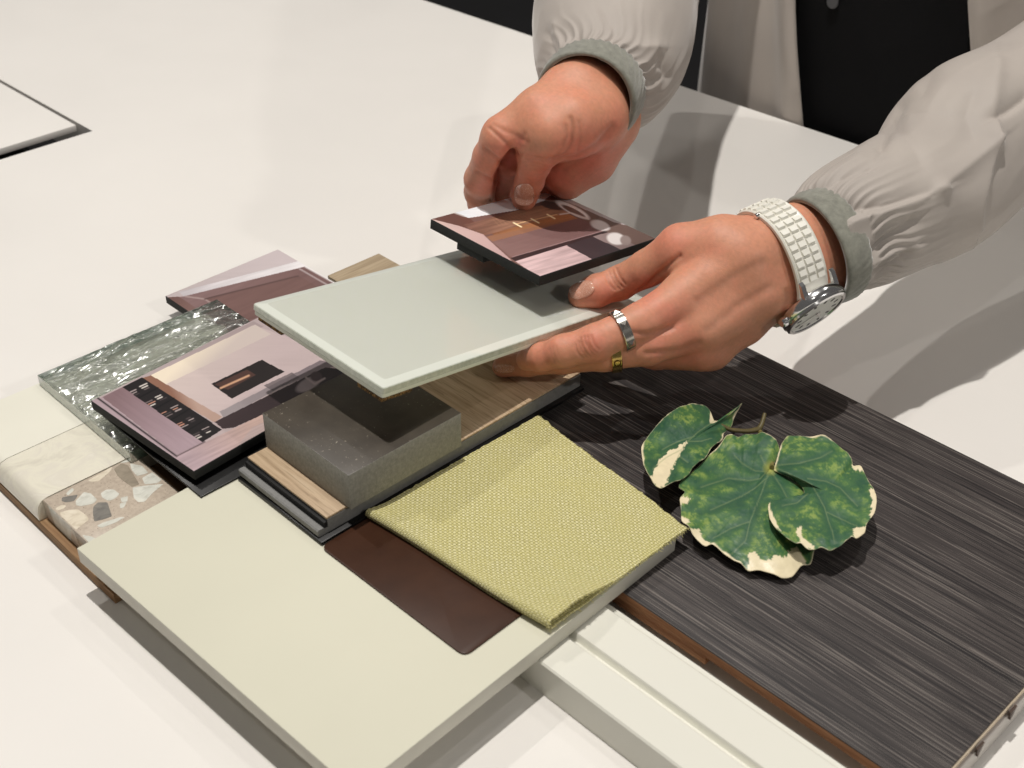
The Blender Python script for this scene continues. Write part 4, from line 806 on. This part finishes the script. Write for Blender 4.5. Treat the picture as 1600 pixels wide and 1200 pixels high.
def sleeve_mesh(St, m, n, folds, gathers, gl, seed, big=4.0):
    """St: (photo x, y, depth, half width across the picture, half width in depth) in mm; closed tube, returned in camera space"""
    C = np.array([np.r_[cc(*s[:3]), s[3], s[4]] for s in St]); K = spline(C, m); X = K[:, :3]
    D = np.gradient(X, axis=0); D /= np.linalg.norm(D, axis=1, keepdims=True)
    Nv = np.stack([-D[:, 1], D[:, 0], np.zeros(m)], 1); Nv /= np.linalg.norm(Nv, axis=1, keepdims=True); W = np.cross(D, Nv); W *= -np.sign(W[:, 2:3])
    L = np.r_[0, np.cumsum(np.linalg.norm(np.diff(X, axis=0), axis=1))]; ph = np.linspace(0, 2 * math.pi, n, endpoint=False)
    PH, LL = np.meshgrid(ph, L); rad = Nv[:, None] * np.cos(PH)[..., None] * K[:, 3][:, None, None] + W[:, None] * np.sin(PH)[..., None] * K[:, 4][:, None, None]
    P = X[:, None] + rad; out = rad / np.linalg.norm(rad, axis=2, keepdims=True)
    cyl = np.stack([np.cos(PH) * 1.6, np.sin(PH) * 1.6, LL / 55], -1).reshape(-1, 3)
    warp = fbm(cyl * 1.3, seed, 3).reshape(PH.shape)
    g = PH * gathers + 2.2 * warp + 1.2 * fbm(np.stack([np.cos(PH) * 4, np.sin(PH) * 4, LL / 30], -1).reshape(-1, 3), seed + 7, 2).reshape(PH.shape)
    amp = fbm(np.stack([np.cos(PH) * 5, np.sin(PH) * 5, LL * 0], -1).reshape(-1, 3), seed + 2, 2).reshape(PH.shape) * 0.8 + 0.75
    L1 = np.clip(LL - 9, 0, None); env = np.clip(L1 / 2.5, 0, 1) * np.exp(-L1 / (gl * (0.45 + np.clip(amp, 0.1, 2) * 0.7)))
    prof = (1 - np.abs(np.sin(g / 2)) ** 0.8) * 2 - 1
    dsp = 2.3 * np.clip(amp, 0.15, 2) * prof * env
    ridged = 0.5 - np.abs(fbm(cyl * np.array([1.1, 1.1, 0.55]) + 5, seed + 11, 3)).reshape(PH.shape)
    dsp += big * (ridged * 1.6 - 0.35) * np.clip(LL / 25, 0, 1) * 1.0
    PX = 800 + F_PX * P[..., 0] / P[..., 2]; PY = 600 - F_PX * P[..., 1] / P[..., 2]; front = np.clip(-out[..., 2] * 3 + 0.6, 0, 1)
    for pts, a, w1, w2 in folds:                          # crease lines: steep on one side, soft on the other
        pts = np.asarray(pts, float); d = dseg(PX, PY, [tuple(p) for p in pts]); t0, t1 = pts[0], pts[-1]
        sgn = np.sign((PX - t0[0]) * (t1[1] - t0[1]) - (PY - t0[1]) * (t1[0] - t0[0])); ww = np.where(sgn > 0, w1, w2); dsp += a * np.exp(-(d / ww) ** 1.25) * front
    P = P + out * dsp[..., None]
    return P
def two_skin(P, wrap, th=0.7):
    nu, nv = P.shape[:2]; 
    if wrap: du = np.gradient(P, axis=0); dv = (np.roll(P, -1, 1) - np.roll(P, 1, 1)) / 2
    else: du, dv = np.gradient(P, axis=0), np.gradient(P, axis=1)
    nr = np.cross(du, dv); nr /= np.linalg.norm(nr, axis=2, keepdims=True) + 1e-9; N = nu * nv
    gf = grid_faces(nu, nv, False, wrap); V = np.r_[P.reshape(-1, 3), (P - nr * th).reshape(-1, 3)]; Fs = [gf, gf[:, ::-1] + N]
    for row in (0, nu - 1):
        r = row * nv + np.arange(nv if wrap else nv - 1); r2 = row * nv + (np.arange(nv if wrap else nv - 1) + 1) % nv; q = np.stack([r, r2, r2 + N, r + N], 1); Fs.append(q[:, ::-1] if row == 0 else q)
    if not wrap:
        for colm in (0, nv - 1):
            r = np.arange(nu - 1) * nv + colm; q = np.stack([r, r + nv, r + nv + N, r + N], 1); Fs.append(q if colm == 0 else q[:, ::-1])
    return V, np.concatenate(Fs)
LSL = [(1280, 390, 668, 27.6, 24.6), (1299, 383, 671.5, 29, 27), (1332, 356, 682, 35, 33), (1397, 323, 703, 38.5, 38), (1462, 286, 724, 42.8, 42), (1520, 222, 742, 47.4, 45), (1606, 172, 768, 46, 45), (1720, 95, 815, 49, 50), (1790, 40, 860, 52, 54)]
LFO = [([(1328, 352), (1380, 332), (1425, 316), (1465, 298)], 4.5, 9, 16), ([(1312, 322), (1380, 321), (1450, 303)], -3.5, 10, 9), ([(1350, 436), (1400, 408), (1418, 394)], -3.2, 9, 6), ([(1348, 424), (1390, 396), (1430, 384)], 2.5, 8, 12), ([(1345, 408), (1385, 372), (1425, 345)], -3.5, 8, 12),
       ([(1527, 356), (1529, 320), (1546, 250), (1552, 222)], 3.4, 22, 6), ([(1552, 226), (1500, 268), (1468, 292)], 3.5, 12, 22), ([(1553, 186), (1580, 170), (1602, 154)], -4, 12, 5), ([(1552, 225), (1553, 170), (1560, 100)], 3.2, 20, 12), ([(1376, 228), (1384, 200), (1400, 165)], -4.0, 10, 14), ([(1405, 200), (1425, 220), (1440, 250)], -2.0, 10, 16), ([(1385, 170), (1440, 145), (1450, 120)], -2.0, 14, 14), ([(1266, 296), (1300, 272), (1345, 245)], 1.8, 7, 9), ([(1272, 300), (1310, 280), (1360, 262)], -2.0, 6, 6), ([(1345, 452), (1410, 436), (1460, 418)], -2.2, 7, 7), ([(1520, 150), (1510, 180), (1522, 215)], -2.2, 18, 18)]
lsl = sleeve_mesh(LSL, 210, 260, LFO, 46, 17, 21, 1.3)
RSL = [(919, 153, 667, 24.4, 24.8), (929, 139, 679, 26.6, 27.2), (946, 112, 700, 38, 36), (957, 60, 735, 46, 44), (964, -10, 785, 50, 48), (985, -110, 855, 54, 52), (1015, -200, 920, 60, 58)]
RFO = [([(905, 62), (925, 76), (945, 86), (966, 88)], -3.2, 7, 5), ([(872, 92), (862, 70), (856, 52)], -2.2, 6, 8), ([(886, 84), (872, 62), (866, 40)], 1.8, 7, 7), ([(940, 76), (970, 74), (1000, 78), (1025, 76)], 3.0, 14, 10), ([(985, 108), (1005, 100), (1022, 80)], 2.4, 10, 12), ([(1025, 80), (1042, 118), (1020, 125)], -2.4, 9, 9), ([(948, 20), (962, 50), (945, 74)], -2.4, 16, 16), ([(1000, 150), (1020, 152), (1030, 148)], -1.4, 5, 5)]
RSL = [(x, y, d + RSH, a * (d + RSH) / d, b * (d + RSH) / d) for x, y, d, a, b in RSL]
rsl = sleeve_mesh(RSL, 170, 240, RFO, 38, 11, 5, 1.4)
# front panels of the open blouse: folds hanging round the trunk
TC, TA, TBb = np.array([-482.0, 968.0]), 205.0, 108.0
def panel(edge_fn, side, n=150, m=70):
    Zs = np.linspace(-210, 330, m); P = np.zeros((m, n, 3))
    for i, z in enumerate(Zs):
        ae = edge_fn(z); th0 = math.asin(np.clip((ae - TC[0]) / (TA + 7), -1, 1)); th1 = -math.pi * 0.62 if side < 0 else math.pi * 0.62
        th = np.linspace(th0, th1, n); s = np.abs(th - th0) * 150
        fold = 3.2 * np.sin(s / 7.5 + 0.6 * math.sin(z / 60) + 1.2 * np.sin(s / 23)) * (0.55 + 0.45 * np.sin(s / 31 + 1)) + 2.0 * np.sin(s / 17 + z / 70)
        k = 9 + fold * np.clip(s / 6 + 0.25, 0, 1); taper = 1 - 0.12 * np.clip((z - 60) / 270, 0, 1)
        P[i, :, 0] = TC[0] + (TA + k) * np.sin(th) * (1.0 if z < 60 else 1.0); P[i, :, 1] = TC[1] - (TBb + k) * np.cos(th) * taper; P[i, :, 2] = z
    return P[:, ::-1] if side < 0 else P
lp = panel(lambda z: -549 + (93 - z) * 0.28 if z < 93 else -549 - (z - 93) * 0.1, -1)
rp = panel(lambda z: -411 + (127 - z) * 0.30 if z < 127 else -411, 1)
allV, allF, off = [], [], 0
for P, wr, cam_ in ((lsl, True, True), (rsl, True, True), (lp, False, False), (rp, False, False)):
    Vv, Ff = two_skin(P, wr); Vv = c2w(Vv) if cam_ else Vv; allV.append(Vv); allF.append(Ff + off); off += len(Vv)
blouse = mk('blouse', np.concatenate(allV), np.concatenate(allF), M_SATIN, person, smooth=180)
blouse['label'] = 'grey satin blouse with gathered puffed sleeves'
th = np.linspace(0, 2 * math.pi, 120, endpoint=False); Zs = np.linspace(-260, 400, 60)
P = np.stack([np.stack([TC[0] + (TA + 2.0 * np.sin(5 * th + z / 50)) * np.sin(th) * (1 - 0.25 * max(0, (z - 250) / 150)), TC[1] - (TBb + 1.5 * np.sin(7 * th + z / 40)) * np.cos(th) * (1 - 0.3 * max(0, (z - 250) / 150)), np.full(120, z)], 1) for z in Zs])
Vv, Ff = two_skin(P, True); bt = mk('black_top', Vv, Ff, M_BLACKTOP, person, smooth=180); bt['label'] = 'plain black top under the open blouse'
q = bp(1302, 3, 858); 
def disc(name, c, nrm, R, th, mat, parent, seg=28, bev=0.3):
    nrm = np.asarray(nrm, float) / np.linalg.norm(nrm); u = np.cross(nrm, (0.13, 0.2, 0.97)); u /= np.linalg.norm(u); w = np.cross(nrm, u); pts = []
    pr = [(0, 0), (R - bev, 0), (R, bev), (R, th - bev), (R - bev, th), (0, th)]; t = np.linspace(0, 2 * math.pi, seg, endpoint=False)
    V = np.concatenate([c + r * (np.cos(t)[:, None] * u + np.sin(t)[:, None] * w) + h * nrm for r, h in pr[1:-1]]); m = len(pr) - 2
    Fc = [list(f) for f in grid_faces(m, seg, False, True)[:, ::-1]] + [list(range(seg))[::-1], list(range((m - 1) * seg, m * seg))]
    return mk(name, V, Fc, mat, parent, smooth=40)
disc('button', q, (0, -1, 0.1), 5.0, 1.8, plain('grey_button', (70, 70, 72), 0.3), bt, bev=0.5)
def cuff(St, parent, th=2.2, ripple=0.25, m=14, n=140):
    C = np.array([np.r_[cc(*s[:3]), s[3], s[4]] for s in St]); K = spline(C, m); X = K[:, :3]; D = np.gradient(X, axis=0); D /= np.linalg.norm(D, axis=1, keepdims=True)
    Nv = np.stack([-D[:, 1], D[:, 0], np.zeros(m)], 1); Nv /= np.linalg.norm(Nv, axis=1, keepdims=True); W = np.cross(D, Nv); W *= -np.sign(W[:, 2:3]); ph = np.linspace(0, 2 * math.pi, n, endpoint=False)
    rows = []
    s_ = np.linspace(0, 1, m)
    for i in range(m):
        bulge = 0.9 * math.sin(math.pi * s_[i]) ** 0.5; r = ripple * np.sin(ph * 37 + i) * (0.3 + s_[i]) + 0.5 * np.sin(ph * 3 + 1)
        rows.append(X[i] + Nv[i] * (np.cos(ph) * (K[i, 3] + bulge + r))[:, None] + W[i] * (np.sin(ph) * (K[i, 4] + bulge + r))[:, None])
    for i in range(m - 1, -1, -1): rows.append(X[i] + Nv[i] * (np.cos(ph) * (K[i, 3] - th))[:, None] + W[i] * (np.sin(ph) * (K[i, 4] - th))[:, None])
    P = np.array(rows); gf = grid_faces(2 * m, n, True, True); return mk('cuff', c2w(P.reshape(-1, 3)), gf, M_CUFF, parent, smooth=180)
cuff([(1269, 395, 666.5, 29.8, 26.8), (1285, 388, 669, 30, 27), (1301, 382, 672, 30.2, 27.4)], blouse)
cuff([(913, 160, 702, 28.0, 28.2), (921, 151, 710, 28.4, 28.8), (929, 140, 719, 28.8, 29.4)], blouse, ripple=0.4)

# ================================================================== watch and rings
def metal(name, c, rough=0.18):
    k = NT(name); k.set(Base_Color=lin(c), Roughness=rough, Metallic=1.0); return k.m
M_STEEL, M_GOLD, M_SILVER = metal('polished_steel', (226, 226, 226), 0.16), metal('pale_gold', (206, 176, 104), 0.2), metal('silver', (200, 196, 188), 0.2)
M_RUBBER = plain('white_rubber', (232, 230, 220), 0.38, 0.02, 0.1); M_DIAL = plain('white_dial', (228, 228, 222), 0.3, 0.01); M_MARK = plain('dark_mark', (60, 60, 62), 0.5)
wc = cc(1218, 410, 664); wd = cc(1300, 374, 674) - cc(1184, 428, 656); wd /= np.linalg.norm(wd)
e1 = np.array([0.42, -0.9, 0.0]); e1 -= wd * (e1 @ wd); e1 /= np.linalg.norm(e1); e2 = np.cross(wd, e1); e2 *= -np.sign(e2[2])       # e1: down in the picture, e2: towards the lens
na_ = 180; TH = np.linspace(0, 2 * math.pi, na_, endpoint=False); Dr = np.cos(TH)[:, None] * e1 + np.sin(TH)[:, None] * e2
def wrist_r(s):
    lo_, hi_ = np.zeros(na_), np.full(na_, 46.0)
    for _ in range(22):
        mid = (lo_ + hi_) / 2; ins = LF(wc + wd * s + Dr * mid[:, None]) < 0; lo_ = np.where(ins, mid, lo_); hi_ = np.where(ins, hi_, mid)
    r = hi_
    for _ in range(30): r = np.maximum(r, (np.roll(r, 1) + np.roll(r, -1)) / 2)
    for _ in range(14): r = (np.roll(r, 1) + 2 * r + np.roll(r, -1)) / 4
    return r
WW = 9.6; r0 = np.maximum.reduce([wrist_r(-WW), wrist_r(0), wrist_r(WW)])
watch = thing('wristwatch', c2w(wc[None])[0] - np.array([0, 0, 30]), 'white rubber strap wristwatch with steel case on the left wrist', 'wristwatch')
thc = math.radians(19)                                   # where the case sits: mostly underneath, turned a little to the lens
cn = math.cos(thc) * e1 + math.sin(thc) * e2; ri = np.interp(thc, TH, r0)
prof_w = [(-WW, 0.3), (-WW, 2.0), (-WW + 0.7, 2.6), (-WW + 1.3, 2.1), (WW - 1.3, 2.1), (WW - 0.7, 2.6), (WW, 2.0), (WW, 0.3)]
rows = [wc + wd * s + Dr * (r0 + h)[:, None] for s, h in prof_w]; P = np.array(rows); gf = grid_faces(len(prof_w), na_, True, True)
strap = mk('strap', c2w(P.reshape(-1, 3)), gf, M_RUBBER, watch, smooth=40)
circ = np.r_[0, np.cumsum(np.linalg.norm(np.diff(np.r_[Dr * r0[:, None], (Dr * r0[:, None])[:1]], axis=0), axis=1))]; nrow = int(circ[-1] / 3.9)
for i in range(nrow):
    tm = np.interp((i + 0.5) * circ[-1] / nrow, circ, np.r_[TH, 2 * math.pi]); dth = abs((tm - thc + math.pi) % (2 * math.pi) - math.pi)
    if dth * ri < 17: continue
    t0, t1 = [np.interp((i + f) * circ[-1] / nrow, circ, np.r_[TH, 2 * math.pi]) for f in (0.09, 0.91)]
    for j in range(3):
        s0, s1 = -8.1 + j * 5.45, -8.1 + j * 5.45 + 4.9; V = []
        for hh, ins, tilt in ((1.9, 0.0, 0), (3.2, 0.14, 0.35)):
            for (tq, sq, hb) in ((t0 + (t1 - t0) * ins, s0 + ins * 2, tilt), (t1 - (t1 - t0) * ins, s0 + ins * 2, -tilt), (t1 - (t1 - t0) * ins, s1 - ins * 2, -tilt), (t0 + (t1 - t0) * ins, s1 - ins * 2, tilt)):
                d_ = math.cos(tq) * e1 + math.sin(tq) * e2; V.append(wc + wd * sq + d_ * (np.interp(tq, TH, r0, period=2 * math.pi) + hh + hb * 0.8))
        mk('strap_tile', c2w(np.array(V)), [[3, 2, 1, 0], [4, 5, 6, 7], [0, 1, 5, 4], [1, 2, 6, 5], [2, 3, 7, 6], [3, 0, 4, 7]], M_RUBBER, strap)
cw_ = wc + cn * (ri - 1.5); side_v = np.cross(cn, wd)
def lathe(name, prof, mat, parent, seg=64, sq=0.0):
    t = np.linspace(0, 2 * math.pi, seg, endpoint=False); V = np.concatenate([cw_ + cn * h + r * (np.cos(t)[:, None] * wd + np.sin(t)[:, None] * side_v) for r, h in prof]); m = len(prof)
    gf = grid_faces(m, seg, False, True); Fc = [list(f) for f in gf] + [list(range(seg)), list(range((m - 1) * seg, m * seg))[::-1]]
    return mk(name, c2w(V), Fc, mat, parent, smooth=35)
case = lathe('case', [(14.5, 0.5), (17.2, 1.8), (18.2, 4.0), (18.2, 6.4), (17.4, 7.6), (16.4, 8.0)], M_STEEL, watch)
lathe('bezel', [(17.6, 7.4), (17.5, 8.6), (16.6, 9.3), (15.4, 9.1), (15.0, 8.4)], M_STEEL, case)
dial = lathe('dial', [(15.1, 8.0), (15.1, 8.45)], M_DIAL, case)
def dial_bar(name, ang, r_a, r_b, w, h, mat):
    u = math.cos(ang) * wd + math.sin(ang) * side_v; p = np.cross(cn, u); V = []
    for hh in (8.46, 8.46 + h):
        for rr, sgn in ((r_a, -1), (r_b, -1), (r_b, 1), (r_a, 1)): V.append(cw_ + cn * hh + u * rr + p * sgn * w / 2)
    mk(name, c2w(np.array(V)), [[3, 2, 1, 0], [4, 5, 6, 7], [0, 1, 5, 4], [1, 2, 6, 5], [2, 3, 7, 6], [3, 0, 4, 7]], mat, dial)
for i in range(12): dial_bar('hour_mark', i * math.pi / 6, 10.2, 12.8, 1.5, 0.12, M_MARK)
dial_bar('watch_hand', 0.9, -2, 7.5, 1.2, 0.35, M_STEEL); dial_bar('watch_hand', 2.6, -2, 11, 0.9, 0.55, M_STEEL)
for sg in (-1, 1):
    for s in (-1, 1):
        P_ = [cw_ + side_v * sg * (13 + x) + wd * s * (9.9 + y) + cn * z for x, y, z in ((0, -1.3, 1), (5.0, -1.3, -4.5), (5.0, 1.3, -4.5), (0, 1.3, 1), (0, -1.3, 6), (5.2, -1.3, -2.2), (5.2, 1.3, -2.2), (0, 1.3, 6))]
        mk('lug', c2w(np.array(P_)), [[3, 2, 1, 0], [4, 5, 6, 7], [0, 1, 5, 4], [1, 2, 6, 5], [2, 3, 7, 6], [3, 0, 4, 7]], M_STEEL, case)
w1 = c2w((cw_ - wd * 17.6 + cn * 5)[None])[0]; w2 = c2w((cw_ - wd * 21.5 + cn * 5)[None])[0]; disc('crown', w1, w2 - w1, 2.6, 3.4, M_STEEL, case, bev=0.6)
bdir = math.cos(math.radians(152)) * e1 + math.sin(math.radians(152)) * e2; w1 = c2w((wc - wd * 8.5 + bdir * (np.interp(math.radians(152), TH, r0) + 1.5))[None])[0]; w2 = c2w((wc - wd * 12 + bdir * (np.interp(math.radians(152), TH, r0) + 1.5))[None])[0]
disc('buckle_pin', w1, w2 - w1, 1.5, 2.6, M_STEEL, watch, bev=0.4)
def finger_ring(name, p, q, t, R, wdt, th, mat, label):
    A, B = cc(*p[:3]), cc(*q[:3]); c = A + (B - A) * t; d = (B - A) / np.linalg.norm(B - A); u = np.array([0, 0, -1.0]); u -= d * (u @ d); u /= np.linalg.norm(u); w = np.cross(d, u); tt = np.linspace(0, 2 * math.pi, 72, endpoint=False); h = wdt / 2
    pr = [(-h, 0), (-h, th - 0.25), (-h + 0.3, th), (h - 0.3, th), (h, th - 0.25), (h, 0)]
    P = np.array([c + d * s + (R + e) * (np.cos(tt)[:, None] * u + np.sin(tt)[:, None] * w) for s, e in pr])
    o = mk(name, c2w(P.reshape(-1, 3)), grid_faces(len(pr), 72, True, True)[:, ::-1], mat, None, smooth=35); tag(o, label, 'ring'); return o, c, d, u, w
Ji, Jm = LHS['fingers'][1][0], LHS['fingers'][2][0]
o, c, d, u, w = finger_ring('finger_ring', Ji[1], Ji[2], 0.42, 10.15, 5.0, 1.1, M_SILVER, 'wide silver band ring with pyramid studs on the index finger')
for an in (-62, -10, 42):
    e = math.cos(math.radians(an)) * u + math.sin(math.radians(an)) * w; g = np.cross(d, e); b = c + e * 11.15
    V = [b + d * x + g * y for x, y in ((-2, -2), (2, -2), (2, 2), (-2, 2))] + [b + e * 1.2]; mk('stud', c2w(np.array(V)), [[3, 2, 1, 0], [0, 1, 4], [1, 2, 4], [2, 3, 4], [3, 0, 4]], M_SILVER, o)
o, c, d, u, w = finger_ring('finger_ring', Jm[1], Jm[2], 0.80, 9.85, 5.0, 1.3, M_GOLD, 'gold band ring with round emblem on the middle finger')
for an in (35, -35):
    e = math.cos(math.radians(an)) * u + math.sin(math.radians(an)) * w; g = np.cross(d, e); b = c + e * 11.1; t1 = np.linspace(0, 2 * math.pi, 28, endpoint=False); t2 = np.linspace(0, 2 * math.pi, 8, endpoint=False)
    V = np.array([b + (1.6 + 0.35 * np.cos(y)) * (math.cos(x) * d + math.sin(x) * g) + 0.35 * np.sin(y) * e for x in t1 for y in t2]); mk('emblem', c2w(V), grid_faces(28, 8, True, True), plain('dark_gold', (92, 74, 36), 0.3, 0.02, 0.1, metal=1.0), o, smooth=180)
